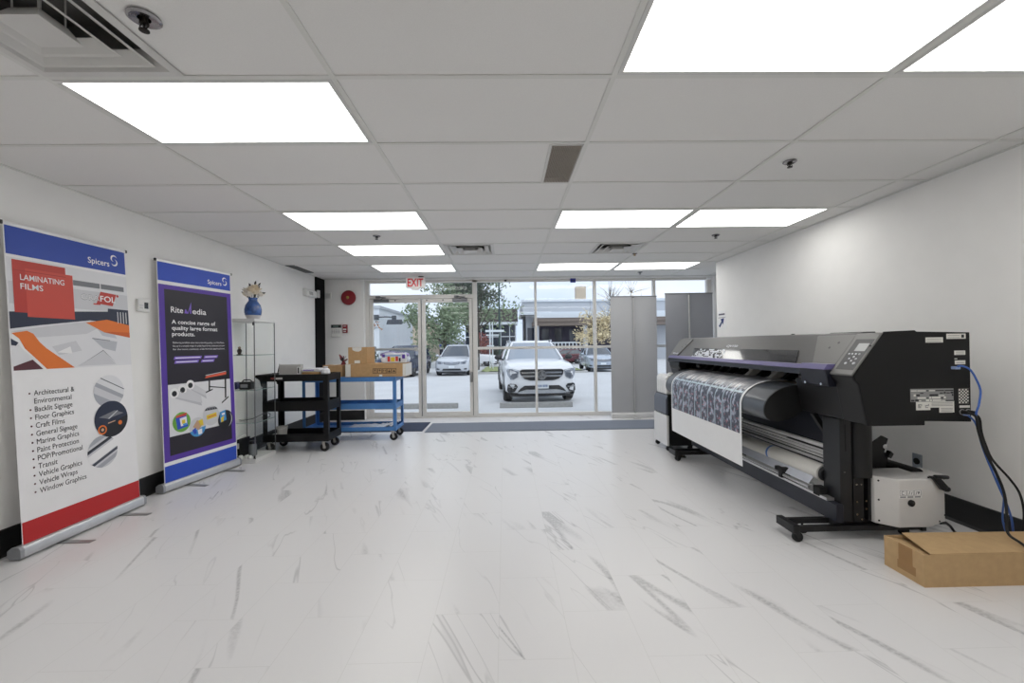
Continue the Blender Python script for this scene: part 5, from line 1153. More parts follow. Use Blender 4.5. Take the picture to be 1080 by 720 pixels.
# ------------------------------------------------------------------ wheeled ink unit at the far end
t = thing('ink_supply_unit', 'white and black wheeled cabinet at the far end of the printer', 'cabinet', (2.03, 5.12, 0))
MB().box(1.905, 2.20, 4.93, 5.33, .060, .655).build('cabinet_body', DEEP, t, bevel=.004)
MB().box(1.878, 1.905, 4.915, 5.335, .062, .415).build('white_panel', M('panel_white', (222, 222, 222), .4, noise=.01), t, bevel=.004)
MB().prism([(1.904, .425), (1.880, .43), (1.880, .60), (1.904, .652)], 'y', 4.94, 5.325).build('grey_panel', M('panel_slate', (92, 96, 108), .35, noise=.03), t, bevel=.003)
for x, y in ((1.915, 4.955), (1.915, 5.30), (2.17, 4.955), (2.17, 5.30)):
    b = MB(); b.box(x-.018, x+.018, y-.018, y+.018, .045, .0595); b.lathe((x-.006, y, .027), [(.010, -.013), (.027, -.013), (.027, .013), (.010, .013)], 18, 'y'); b.build('caster', RUBBER, t)
JUG = M('jug_plastic', (232, 232, 231), .35, noise=.02, trans=.0)
t = thing('plastic_container', 'milky plastic container standing on the black wheeled cabinet', 'container', (2.0, 5.1, .6555))
MB().prism([(1.895, .656), (2.075, .656), (2.075, .85), (2.05, .885), (1.925, .89), (1.895, .86)], 'y', 4.97, 5.28).build('container_body', JUG, t, bevel=.022, seg=3)
b = MB()
for y in (5.02, 5.08, 5.14, 5.20): b.prism([(1.8935, .68), (1.897, .68), (1.897, .82), (1.8935, .82)], 'y', y, y+.035)
for x in (1.93, 1.98, 2.03): b.box(x, x+.028, 4.9685, 4.972, .68, .82)
b.build('ribs', M('jug_shade', (214, 214, 213), .4), t, bevel=.003)
MB().lathe((1.985, 5.05, .884), [(.030, 0), (.030, .022), (.026, .026), (0, .026)], 18).build('cap', JUG, t)

# ------------------------------------------------------------------ carton on the floor
t = thing('cardboard_carton', 'large opened cardboard carton on the floor below the printer end', 'box', (2.55, 2.25, 0))
X0c, X1c, Y0c, Y1c, Hc, tk_ = 2.137, 2.955, 2.142, 2.372, .166, .005
KR = M('kraft_card', (190, 160, 120), .85, noise=.05, nscale=26, spec=.15)
b = MB(); b.box(X0c, X1c, Y0c, Y0c+tk_, 0, Hc); b.box(X0c, X1c, Y1c-tk_, Y1c, 0, Hc); b.box(X0c, X0c+tk_, Y0c+tk_, Y1c-tk_, 0, Hc); b.box(X1c-tk_, X1c, Y0c+tk_, Y1c-tk_, 0, Hc); b.box(X0c+tk_, X1c-tk_, Y0c+tk_, Y1c-tk_, 0, .006)
b.build('carton_body', KR, t)
b = MB(); z = Hc+.0005
b.hexa([(X0c+.035, Y0c+.002, z), (X1c, Y0c+.002, z), (X1c, Y1c-.002, z), (X0c+.10, Y1c-.002, z+.008)], [(X0c+.035, Y0c+.002, z+.004), (X1c, Y0c+.002, z+.004), (X1c, Y1c-.002, z+.004), (X0c+.10, Y1c-.002, z+.012)])
b.build('top_flap', KR, t)
b = MB(); b.hexa([(X0c+.006, Y0c+.01, Hc-.002), (X0c+.006, Y1c-.01, Hc-.002), (X0c+.16, Y1c-.015, Hc-.035), (X0c+.16, Y0c+.015, Hc-.035)], [(X0c+.006, Y0c+.01, Hc-.006), (X0c+.006, Y1c-.01, Hc-.006), (X0c+.16, Y1c-.015, Hc-.039), (X0c+.16, Y0c+.015, Hc-.039)]); b.build('end_flap', KR, t)
b = MB(); b.box(X0c-.0006, X0c, 2.205, 2.285, .035, Hc); b.box(X0c-.0005, X0c, 2.188, 2.292, .030, .075); b.build('packing_tape', M('tape_brown', (156, 118, 72), .35, noise=.05), t)
b = MB(); b.box(X0c+.42, X0c+.435, Y1c-.03, Y1c-.004, z+.0042, z+.0047); b.build('staple_mark', PAPER, t)

# ------------------------------------------------------------------ cords at the printer's end
def bez(pts, n=8):
    P = [Vector(p) for p in pts]; out = []
    for i in range(len(P)-1):
        a, b_, c, d = P[max(i-1, 0)], P[i], P[i+1], P[min(i+2, len(P)-1)]
        for k in range(n):
            s_ = k/n; out.append(.5*((2*b_)+(c-a)*s_+(2*a-5*b_+4*c-d)*s_*s_+(3*b_-a-3*c+d)*s_**3))
    out.append(P[-1]); return out
NB = M('cable_blue', (58, 98, 176), .4, noise=.03)
t = thing('network_cable', 'blue network cable looping from the printer side down to the floor', 'cable', (2.7, 2.36, .1))
MB().tube(bez([(2.600, 2.402, 1.105), (2.615, 2.385, 1.118), (2.640, 2.36, 1.098), (2.676, 2.36, 1.04), (2.698, 2.36, .977), (2.688, 2.36, .90), (2.670, 2.36, .826), (2.702, 2.36, .664), (2.775, 2.36, .475), (2.848, 2.36, .30), (2.905, 2.39, .19), (2.965, 2.44, .08), (3.0, 2.50, .008)]), .0052, 8).build('cable_run', NB, t)
MB().box(2.592, 2.622, 2.392, 2.419, 1.098, 1.114).build('plug', M('plug_clear', (140, 160, 200), .3), t, bevel=.002)
t = thing('network_cable', 'second thin blue cable hanging beside the black cords', 'cable', (2.75, 2.34, .1))
MB().tube(bez([(2.665, 2.405, .835), (2.672, 2.37, .80), (2.668, 2.34, .72), (2.690, 2.335, .62), (2.74, 2.335, .50), (2.79, 2.335, .40), (2.86, 2.40, .22), (2.97, 2.45, .05), (3.01, 2.46, .006)]), .0045, 8).build('cable_run', NB, t)
MB().box(2.655, 2.675, 2.395, 2.418, .828, .845).build('plug', M('plug_clear', (140, 160, 200), .3), t, bevel=.002)
t = thing('power_cord', 'thick black power cord hanging from the left inlet over the carton', 'cord', (2.7, 2.30, .1), 'black power cords of the printer')
MB().tube(bez([(2.655, 2.40, .848), (2.640, 2.335, .835), (2.625, 2.31, .76), (2.650, 2.30, .65), (2.705, 2.30, .537), (2.742, 2.295, .43), (2.745, 2.285, .33), (2.718, 2.26, .22), (2.715, 2.20, .19), (2.725, 2.10, .145), (2.79, 2.055, .06), (2.88, 2.04, .009), (3.00, 2.04, .009)]), .0066, 10).build('cord_run', RUBBER, t)
MB().cyl((2.655, 2.417, .848), (2.655, 2.385, .848), .013, .010, 12).build('plug', DEEP, t)
t = thing('power_cord', 'black power cord running from the right inlet out past the photo edge', 'cord', (2.8, 2.38, .1), 'black power cords of the printer')
MB().tube(bez([(2.690, 2.40, .848), (2.705, 2.375, .82), (2.722, 2.38, .74), (2.755, 2.39, .665), (2.808, 2.40, .571), (2.906, 2.40, .46), (2.99, 2.42, .36), (3.06, 2.46, .22), (3.085, 2.50, .06), (3.07, 2.52, .009), (3.05, 2.48, .009)]), .0058, 10).build('cord_run', RUBBER, t)
MB().cyl((2.690, 2.417, .848), (2.690, 2.385, .848), .013, .010, 12).build('plug', DEEP, t)
# ================================================================== outside the windows
def GZ(y): return -.20-.0154*(y-7.6)
gm = M('lot_concrete', (198, 199, 200), .9, noise=.05, nscale=.8)
g = MB(); g.add([(-70, 7.70, GZ(7.7)), (90, 7.70, GZ(7.7)), (90, 150, GZ(150)), (-70, 150, GZ(150))], [(0, 1, 2, 3)])
structure(g, 'ground', gm, smooth=False)
structure(MB().box(-6, 8, 7.71, 8.95, -.40, -.17), 'sidewalk', M('sidewalk', (196, 196, 194), .9, noise=.04, nscale=2), bevel=.01)
def gpoly(x0, x1, y0, y1, up): return [(x0, y0, GZ(y0)+up), (x1, y0, GZ(y0)+up), (x1, y1, GZ(y1)+up), (x0, y1, GZ(y1)+up)]
for i, (x0, x1, y0, y1) in enumerate(((-1.60, 4.9, 25.0, 33.0), (-30, -11.3, 30, 34.6))):
    c = MB(); c.hexa(gpoly(x0, x1, y0, y1, .12), gpoly(x0, x1, y0, y1, -.05)); structure(c, 'kerb', M('kerb_concrete', (176, 176, 174), .9, noise=.05))
    s_ = MB(); nX, nY = 40, 16; rnd = random.Random(i+2)
    vs = [(x0+.15+(x1-x0-.3)*a/nX, y0+.15+(y1-y0-.3)*b/nY, GZ(y0+.15+(y1-y0-.3)*b/nY)+.125+.05*rnd.random()) for b in range(nY+1) for a in range(nX+1)]
    s_.add(vs, [(b*(nX+1)+a, b*(nX+1)+a+1, (b+1)*(nX+1)+a+1, (b+1)*(nX+1)+a) for b in range(nY) for a in range(nX)])
    o = s_.build('grass', M('grass', (142, 152, 104), .95, noise=.25, nscale=3), loc=((x0+x1)/2, (y0+y1)/2, GZ(y0))); tag(o, 'strip of dull green lawn in the parking island behind the white car' if i == 0 else 'patch of lawn far left beyond the dark blue vehicle', 'grass', None, 'stuff')
for x0, x1, y, lb in ((-3.55, -1.15, 10.15, 'low concrete wheel stop seen through the glass doors'), (-.14, 1.60, 10.05, 'low concrete wheel stop in front of the white car')):
    b = MB(); b.prism([(y, 0), (y+.18, 0), (y+.15, .115), (y+.03, .115)], 'x', x0, x1)
    b.v = [(v[0], v[1], v[2]+GZ(y)) for v in b.v]
    t = thing('wheel_stop', lb, 'wheel stop', ((x0+x1)/2, y, GZ(y)), 'concrete wheel stops'); b.build('stop_body', M('stop_concrete', (150, 150, 148), .9, noise=.08), t, bevel=.01)
    q = MB()
    for x in (x0+.25, x1-.25): q.cyl((x, y+.09, GZ(y)+.11), (x, y+.09, GZ(y)+.122), .02, n=10)
    q.build('steel_pin', ALU, t)

# ------------------------------------------------------------------ vehicles (front faces -y in their own frame)
CGL = M('car_glass', (58, 66, 76), .06, noise=0, spec=.7, coat=.4)
CBK = M('car_black_trim', (32, 34, 38), .45, noise=.03)
CCH = M('car_chrome', (206, 208, 212), .15, 1., noise=0)
HL = M('car_headlamp', (142, 148, 158), .12, noise=.2, nscale=12, coat=.6)
HLD = M('car_lamp_dark', (96, 102, 112), .15, noise=.1, coat=.6)
TYRE = M('car_tyre', (34, 34, 36), .8, noise=.05); RIM = M('car_rim', (150, 152, 156), .3, .7)
def vehicle(name, label, cat, loc, rot, paint, L=4.65, Wd=1.89, H=1.64, hood=1.03, nose=.96, wb=1.28, wt=2.05, rr=4.0, belt=1.09, glx=.80, style='suv', pane=None, tail=None, group='vehicles parked outside'):
    t = thing(name, label, cat, loc, group, rot)
    w = Wd/2; tail = L if tail is None else tail
    # body: half sections (x, z) from keel to deck
    st = []
    def sec(y, ws, zb, zt, crown): st.append((y, [(0, zb), (ws*.86, zb), (ws*.97, zb+.07), (ws, zb+.28), (ws*.995, zb+.50), (ws*.97, zt-.10), (ws*.90, zt-.025), (ws*.60, zt+crown*.6), (0, zt+crown)]))
    sec(0.0, w*.80, .34, nose-.12, .01); sec(.05, w*.88, .26, nose-.05, .02); sec(.14, w*.945, .24, nose-.01, .03); sec(.30, w*.975, .24, nose+.02, .04)
    sec(.75, w, .24, hood, .045); sec(wb, w, .24, belt, .03); sec(wb+.6, w, .24, belt+.01, .0); sec(rr, w*.99, .24, belt+.03, .0); sec(L-.20, w*.95, .28, belt+.01, .0); sec(L-.03, w*.88, .36, belt-.05, .0)
    b = MB(); n = 9
    full = [[(x, y, z) for x, z in s_]+[(-x, y, z) for x, z in reversed(s_[1:-1])] for y, s_ in st]; k = len(full[0])
    for r in full: b.v += r
    for i in range(len(full)-1):
        for j in range(k): b.f.append((i*k+j, i*k+(j+1) % k, (i+1)*k+(j+1) % k, (i+1)*k+j)); b.mi.append(0)
    b.f += [tuple(range(k)), tuple(range((len(full)-1)*k, len(full)*k))]; b.mi += [0, 0]
    body = b.build('body', paint, t, angle=32)
    # greenhouse
    lo = [(0, wb-.06), (w*.55, wb), (w*.84, wb+.22), (w*.90, wb+.9), (w*.90, rr), (w*.80, L-.32), (0, L-.22)]
    hi = [(0, wt-.05), (w*.42, wt), (w*.60, wt+.14), (w*.66, wt+.8), (w*.66, rr-.2), (w*.58, rr+.12), (0, rr+.2)]
    zl, zh = belt+.005, H-.075
    ring = lambda P, z: [(x, y, z) for x, y in P]+[(-x, y, z) for x, y in reversed(P[1:-1])]
    m1 = [((a[0]+c[0])/2*1.03, (a[1]+c[1])/2) for a, c in zip(lo, hi)]
    rs = [ring(lo, zl), ring(m1, (zl+zh)/2), ring(hi, zh)]; k = len(rs[0])
    b = MB()
    for r in rs: b.v += r
    for i in range(2):
        for j in range(k): b.f.append((i*k+j, i*k+(j+1) % k, (i+1)*k+(j+1) % k, (i+1)*k+j)); b.mi.append(0)
    gh = b.build('windows', pane or CGL, t, angle=30)
    b = MB(); r0 = ring(hi, zh); r1 = ring([(x*.93, (wt+rr)/2+(y-(wt+rr)/2)*.93) for x, y in hi], H-.02)
    b.v += [(x*1.02, y, z-.012) for x, y, z in r0]+r1+[(0, (wt+rr)/2, H)]
    for j in range(k): b.f.append((j, (j+1) % k, k+(j+1) % k, k+j)); b.f.append((k+j, k+(j+1) % k, 2*k)); b.mi += [0, 0]
    b.build('roof', paint, t, angle=60)
    for sx in (-1, 1):
        b = MB(); b.tube([(sx*lo[2][0]*1.02, lo[2][1]-.04, zl-.01), (sx*m1[2][0]*1.02, m1[2][1]-.03, (zl+zh)/2), (sx*hi[2][0]*1.02, hi[2][1]-.01, zh)], [.035, .032, .035], 8)
        b.tube([(sx*lo[5][0]*1.02, lo[5][1], zl), (sx*hi[5][0]*1.03, hi[5][1], zh)], .06, 8)
        b.tube([(sx*(lo[3][0]+.005), lo[3][1]+.35, zl), (sx*(hi[3][0]+.01), hi[3][1]+.2, zh)], .035, 8)
        b.tube([(sx*(hi[2][0]*1.03), hi[2][1], zh), (sx*(hi[3][0]*1.02), hi[3][1], zh+.005), (sx*hi[4][0]*1.02, hi[4][1], zh)], .028, 8)
        b.build('pillar', paint, t)
        b = MB(); b.ball((sx*(w+.09), wb+.36, belt+.06), .11, .07, .075, 12, 8); b.tube([(sx*w*.93, wb+.40, belt-.01), (sx*(w+.05), wb+.38, belt+.02)], .025, 6)
        b.build('mirror', paint if style != 'suv' else CBK, t)
        for wy in (.86, L-.98):
            b = MB(); r = .355; b.lathe((sx*(w-.125), wy, r), [(.20, -.115), (r*.93, -.115), (r, -.085), (r, .085), (r*.93, .115), (.20, .115)], 28, 'x'); wh = b.build('wheel', TYRE, t)
            b = MB(); s_ = .117*sx; b.lathe((sx*(w-.125)+s_*.9, wy, r), [(.235, 0), (.225, sx*.012), (.20, sx*.004), (.06, sx*.012), (0, sx*.014)], 20, 'x'); b.build('rim', RIM, wh)
            b = MB(); b.lathe((sx*(w-.03), wy, r+.01), [(.36, -.02), (.425, -.02), (.425, sx*.036), (.37, sx*.036)], 24, 'x', R(-10), R(190)) ; b.build('wheel_arch', CBK if style == 'suv' else paint, t)
    # front face
    def NY(x, off=.012):
        ax = abs(x)/w
        pts = [(0, 0), (.80, 0), (.88, .05), (.945, .14), (.975, .30), (1.0, .75)]
        for (a, ya), (c, yc) in zip(pts, pts[1:]):
            if ax <= c: return ya+(yc-ya)*(ax-a)/(c-a)-off
        return .75
    def fp(name, mt, pts, off=.012, d=.05, par=None):
        P = []
        for i in range(len(pts)):
            a, c = pts[i], pts[(i+1) % len(pts)]
            for k_ in range(4): P.append((a[0]+(c[0]-a[0])*k_/4, a[1]+(c[1]-a[1])*k_/4))
        q = MB(); q.hexa([(x, NY(x, off), z) for x, z in P], [(x, NY(x, off)+d+.02, z) for x, z in P]); return q.build(name, mt, par or t, smooth=False)
    mir = lambda P: [(-x, z) for x, z in P]
    if style == 'suv':
        gr = fp('grille', CBK, [(-.56, .855), (-.50, .885), (.50, .885), (.56, .855), (.545, .76), (.44, .645), (.30, .605), (-.30, .605), (-.44, .645), (-.545, .76)], .02)
        for z in (.80, .715): fp('grille_slat', CCH, [(-.53, z+.022), (.53, z+.022), (.50, z-.022), (-.50, z-.022)], .032, .02, gr)
        q = MB(); q.lathe((0, -.040, .745), [(.118, .0), (.118, -.012), (.100, -.012), (.100, 0), (.118, 0)], 32, 'y')
        for k_ in range(3):
            a = R(90+120*k_); q.slab([(.022*math.cos(a+1.57), -.046, .745+.022*math.sin(a+1.57)), (.105*math.cos(a), -.046, .745+.105*math.sin(a)), (.022*math.cos(a-1.57), -.046, .745+.022*math.sin(a-1.57))], (0, .012, 0))
        q.build('star_emblem', CCH, gr)
        q = MB(); q.lathe((0, -.034, .745), [(.100, 0), (.0, -.001)], 24, 'y'); q.build('emblem_disc', CBK, gr)
        for sg in (1, -1):
            P = [(-.575, .865), (-.60, .70), (-.72, .63), (-.80, .64), (-.865, .75), (-.90, .90), (-.74, .905)]
            hl = fp('headlight', HL, P if sg > 0 else mir(P), .014)
            P = [(-.62, .80), (-.63, .70), (-.73, .655), (-.80, .70), (-.76, .78)]
            fp('lamp_lens', HLD, P if sg > 0 else mir(P), .022, .02, hl)
            P = [(-.60, .86), (-.74, .898), (-.89, .895), (-.885, .875), (-.74, .880), (-.60, .84)]
            fp('daytime_strip', M('lamp_white', (226, 230, 236), .2, noise=0), P if sg > 0 else mir(P), .022, .02, hl)
            P = [(-.615, .455), (-.66, .515), (-.80, .53), (-.86, .50), (-.885, .335), (-.83, .31), (-.69, .33)]
            iv = fp('side_intake', CBK, P if sg > 0 else mir(P), .014)
            P = [(-.64, .45), (-.85, .46), (-.85, .435), (-.66, .43)]
            fp('intake_blade', M('blade_grey', (150, 152, 156), .3), P if sg > 0 else mir(P), .022, .02, iv)
        fp('lower_grille', CBK, [(-.55, .40), (-.44, .475), (.44, .475), (.55, .40), (.62, .32), (.40, .375), (-.40, .375), (-.62, .32)], .014)
        fp('skid_plate', CCH, [(-.60, .30), (-.42, .365), (.42, .365), (.60, .30), (.62, .275), (-.62, .275)], .018)
        fp('bumper_base', CBK, [(-.86, .30), (-.62, .29), (-.44, .272), (.44, .272), (.62, .29), (.86, .30), (.80, .20), (-.80, .20)], .004, .2)
        pl_ = fp('number_plate', M('plate_white', (214, 220, 224), .4), [(-.17, .535), (.17, .535), (.17, .40), (-.17, .40)], .045, .02)
        q = MB(); y = -.0456
        for k_ in range(6): q.box(-.125+k_*.044+(.01 if k_ > 2 else 0), -.095+k_*.044+(.01 if k_ > 2 else 0), y, y+.001, .44, .495)
        q.build('plate_marks', M('plate_blue', (90, 110, 150), .5), pl_, smooth=False)
        q = MB()
        for sx in (-1, 1): q.tube([(sx*.62, wt+.25, H-.055), (sx*.64, wt+.3, H+.0), (sx*.64, rr-.1, H+.0), (sx*.62, rr, H-.055)], .018, 6)
        q.build('roof_rails', CCH, t)
        fp('hood_crease', paint, [(-.45, .895), (.45, .895), (.40, .885), (-.40, .885)], .01, .02)
    else:
        gr = fp('grille', M('van_grille', (112, 116, 124), .3, .3), [(-.48, .80), (-.20, .775), (.20, .775), (.48, .80), (.42, .665), (.20, .635), (-.20, .635), (-.42, .665)], .014)
        for z in (.74, .69): fp('grille_slat', CCH, [(-.40, z+.012), (.40, z+.012), (.38, z-.008), (-.38, z-.008)], .022, .02, gr)
        fp('emblem', CCH, [(-.07, .80), (.07, .80), (.09, .77), (.05, .745), (-.05, .745), (-.09, .77)], .024, .02, gr)
        for sg in (1, -1):
            P = [(-.50, .79), (-.50, .68), (-.70, .665), (-.80, .70), (-.86, .86), (-.78, .865)]
            hl = fp('headlight', HL, P if sg > 0 else mir(P), .012)
            P = [(-.60, .77), (-.60, .70), (-.74, .70), (-.78, .78)]
            fp('lamp_lens', HLD, P if sg > 0 else mir(P), .02, .02, hl)
            P = [(-.68, .42), (-.84, .45), (-.85, .37), (-.68, .37)]
            fp('fog_lamp', CBK, P if sg > 0 else mir(P), .012)
        fp('lower_grille', CBK, [(-.48, .42), (.48, .42), (.54, .32), (-.54, .32)], .012)
        fp('number_plate', M('plate_white', (214, 220, 224), .4), [(-.16, .57), (.16, .57), (.16, .455), (-.16, .455)], .016, .02)
        fp('bumper_base', CBK, [(-.78, .255), (.78, .255), (.74, .17), (-.74, .17)], .0, .3)
    return t
WP = M('paint_white', (226, 228, 232), .22, noise=0, coat=.6)
SP_ = M('paint_silver', (196, 200, 206), .25, .2, noise=0, coat=.6)
NP = M('paint_navy', (40, 50, 78), .25, .1, noise=0, coat=.6)
RP = M('paint_red', (96, 44, 54), .25, noise=0, coat=.6)
BP = M('paint_blue_grey', (168, 178, 192), .25, .2, noise=0, coat=.6)
vehicle('car', 'white SUV with a star emblem parked nose-in right outside the windows', 'car', (.925, 10.72, GZ(11.0)), R(3.2), WP, pane=M('car_glass_painted_sky', (138, 148, 160), .06, noise=0, spec=.8, coat=.6), nose=.99, hood=1.045)  # glass base colour lightened to paint in the reflected sky
vehicle('minivan', 'silver minivan facing the glass doors across the parking lot', 'car', (-2.98, 23.6, GZ(24.5)), R(-3), SP_, L=5.05, Wd=1.99, H=1.76, hood=1.0, nose=.93, wb=1.0, wt=1.95, rr=4.4, belt=1.06, style='van')
vehicle('car', 'dark navy vehicle parked at the far left behind the blue cart', 'car', (-6.02, 22.6, GZ(23.6)), R(-4), NP, L=5.0, Wd=1.95, H=1.75, hood=1.12, nose=1.06, wb=1.3, wt=2.0, rr=4.0, belt=1.15, style='van')
vehicle('car', 'white car seen side-on beyond the lawn left of the white SUV', 'car', (-.75, 38.5, GZ(38.5)), R(90), WP, L=4.5, Wd=1.84, H=1.55, style='van', rr=3.7)
vehicle('car', 'dark red car far off in the lot to the right of the white SUV', 'car', (3.4, 41.0, GZ(41)), R(-78), RP, L=4.5, Wd=1.80, H=1.45, hood=.95, nose=.86, belt=1.0, style='van', rr=3.7)
vehicle('car', 'pale blue-grey car beside the light grey banner back in the window', 'car', (5.95, 25.5, GZ(26)), R(-2), BP, L=4.6, Wd=1.86, H=1.55, hood=.98, nose=.90, belt=1.02, style='van', rr=3.8)

# ------------------------------------------------------------------ trees and shrubs
def BASE(x, y): return GZ(y)+(.13 if (-1.6 < x < 4.9 and 25 < y < 33) else 0)
def tree(name, label, x, y, h, cr, cz, n, seed, leaf, bark, trunk_r=.14, size=.16, group='trees beyond the parking lot', bare=0, squash=.8, blobs=9, lean=0):
    rnd = random.Random(seed); z0 = BASE(x, y); t = thing(name, label, 'tree', (x, y, z0), group)
    b = MB(); b.tube([(x, y, z0-.05), (x+.05, y, z0+h*.25), (x+lean*.5-.04, y+.05, z0+h*.5), (x+lean, y, z0+h*.75)], [trunk_r, trunk_r*.8, trunk_r*.6, trunk_r*.35], 8)
    cs = []
    for k in range(blobs):
        a = rnd.uniform(0, 6.28); r = cr*rnd.uniform(.15, .75); c = Vector((x+lean+math.cos(a)*r, y+math.sin(a)*r, z0+cz+cr*squash*rnd.uniform(-.65, .65))); cs.append(c)
        m_ = Vector((x+lean*.5, y, z0+h*rnd.uniform(.3, .6))); mid = (m_+c)/2+Vector((rnd.uniform(-.2, .2), 0, rnd.uniform(0, .3)))
        b.tube([tuple(m_), tuple(mid), tuple(c)], [trunk_r*.4, trunk_r*.25, trunk_r*.1], 5)
    for k in range(bare):
        c = rnd.choice(cs); d = Vector((rnd.uniform(-1, 1), rnd.uniform(-1, 1), rnd.uniform(.2, 1.2))).normalized()*cr*rnd.uniform(.3, .8); q = c+d*.5+Vector((rnd.uniform(-.1, .1), 0, .05))
        b.tube([tuple(c), tuple(q), tuple(c+d)], [.025, .016, .006], 4)
    b.build('trunk', bark, t)
    f = MB()
    for k in range(n):
        c = rnd.choice(cs); d = Vector((rnd.gauss(0, 1), rnd.gauss(0, 1), rnd.gauss(0, .8))); d = d.normalized()*cr*.42*rnd.random()**.5
        p = c+d; u = Vector((rnd.uniform(-1, 1), rnd.uniform(-1, 1), rnd.uniform(-1, 1))).normalized(); v = u.orthogonal().normalized(); s_ = size*rnd.uniform(.6, 1.3)
        f.add([tuple(p-u*s_), tuple(p-v*s_*.45), tuple(p+u*s_), tuple(p+v*s_*.45)], [(0, 1, 2, 3)])
    f.build('foliage', leaf, t, smooth=False, recalc=False)
LG = M('leaf_green', (128, 144, 116), .7, noise=.35, nscale=2.5); LD = M('leaf_dark_green', (70, 78, 68), .7, noise=.35, nscale=2.5); LY = M('leaf_yellow', (216, 202, 166), .7, noise=.25, nscale=2.5); LR = M('leaf_red', (138, 84, 78), .7, noise=.35, nscale=3); LO = M('leaf_orange', (170, 126, 96), .7, noise=.3, nscale=3)
BK = M('bark', (84, 78, 72), .9, noise=.15)
tree('tree', 'broad green tree standing behind the silver minivan', -5.1, 36, 6.0, 3.1, 4.0, 3800, 1, LG, BK, .20, .16, blobs=16)
tree('tree', 'tall pale green tree filling the sky above the glass doors', -3.4, 44, 9.5, 5.0, 7.6, 4200, 2, LG, BK, .26, .20, blobs=18, bare=20)
tree('tree', 'dark-leaved tree whose branches hang in front of the office building', -2.0, 31, 7.4, 1.9, 5.9, 1300, 3, LD, BK, .13, .13, blobs=12, bare=24)
tree('tree', 'yellow autumn tree in front of the canopy entrance', 8.1, 38, 5.2, 2.3, 3.2, 1700, 4, LY, BK, .12, .14, blobs=12, bare=50)
tree('tree', 'bare grey tree above the grey banner stands', 11.5, 42, 7.5, 3.0, 5.6, 260, 5, LY, BK, .14, .10, blobs=14, bare=90)
tree('tree', 'thin reddish tree at the left edge of the glass doors', -9.3, 29, 4.6, 1.0, 2.9, 160, 6, LO, BK, .07, .10, blobs=7, bare=20)
tree('tree', 'far tree seen above the right end of the windows', 28.5, 62, 8, 2.6, 7.3, 500, 9, LD, BK, .16, .16, blobs=9, bare=30)
def shrub(label, x, y, r, h, n, seed, leaf, size=.10):
    rnd = random.Random(seed); z0 = BASE(x, y); t = thing('shrub', label, 'shrub', (x, y, z0), 'shrubs in the parking islands')
    b = MB()
    for k in range(6): a = k*1.05; b.tube([(x+.05*math.cos(a), y+.05*math.sin(a), z0), (x+r*.5*math.cos(a), y+r*.5*math.sin(a), z0+h*.7)], [.025, .01], 5)
    b.build('stems', BK, t); f = MB()
    for k in range(n):
        d = Vector((rnd.gauss(0, 1), rnd.gauss(0, 1), rnd.gauss(0, 1))).normalized()*rnd.random()**.4; p = Vector((x+d.x*r, y+d.y*r, z0+h*.55+d.z*h*.45))
        u = Vector((rnd.uniform(-1, 1), rnd.uniform(-1, 1), rnd.uniform(-1, 1))).normalized(); v = u.orthogonal().normalized(); s_ = size*rnd.uniform(.6, 1.3)
        f.add([tuple(p-u*s_), tuple(p-v*s_*.5), tuple(p+u*s_), tuple(p+v*s_*.5)], [(0, 1, 2, 3)])
    f.build('foliage', leaf, t, smooth=False, recalc=False)
shrub('reddish bush between the glass doors and the white SUV', -2.2, 40.6, 1.0, 3.2, 900, 1, LR)
shrub('dark green bush beside the reddish one under the lamp post', -.75, 44.5, 1.0, 2.0, 700, 2, LD)
shrub('low green bush behind the minivan, left of the tree trunk', -8.3, 44, 1.5, 1.5, 700, 3, LG)
shrub('green bush at the corner of the white building', -9.0, 28, .7, 2.0, 600, 4, LD)
shrub('low olive bush between the red car and the pale blue-grey car', 11.5, 50, 1.6, 1.2, 600, 5, LG)

# ------------------------------------------------------------------ posts and signs outside
t = thing('lamp_post', 'slim dark green lamp post behind the dark-leaved tree', 'lamp post', (-.37, 30, BASE(-.37, 30)))
GRN = M('post_green', (52, 72, 70), .5)
MB().cyl((-.37, 30, BASE(-.37, 30)), (-.37, 30, 6.4), .075, .055, 12).build('pole', GRN, t); MB().lathe((-.37, 30, BASE(-.37, 30)), [(.16, 0), (.16, .06), (.09, .12)], 16).build('base_flange', GRN, t); MB().box(-.6, .9, 29.85, 30.15, 6.30, 6.42).build('lamp_head', GRN, t, bevel=.03)
t = thing('sign_frame', 'white tubular sign frame in the parking island by the reddish bush', 'sign frame', (-.95, 29.5, BASE(-.95, 29.5)))
z0 = BASE(-.95, 29.5); PW = M('pipe_white', (220, 226, 232), .4)
b = MB()
for x in (-1.05, -.85): b.cyl((x, 29.5, z0), (x, 29.5, z0+3.25), .035, n=8)
b.build('uprights', PW, t); b = MB(); b.box(-1.35, -.05, 29.46, 29.54, z0+2.55, z0+2.70); b.box(-1.30, -.40, 29.47, 29.53, z0+2.30, z0+2.38); b.box(-1.25, -.75, 29.47, 29.53, z0+1.55, z0+1.63); b.build('cross_bars', PW, t)
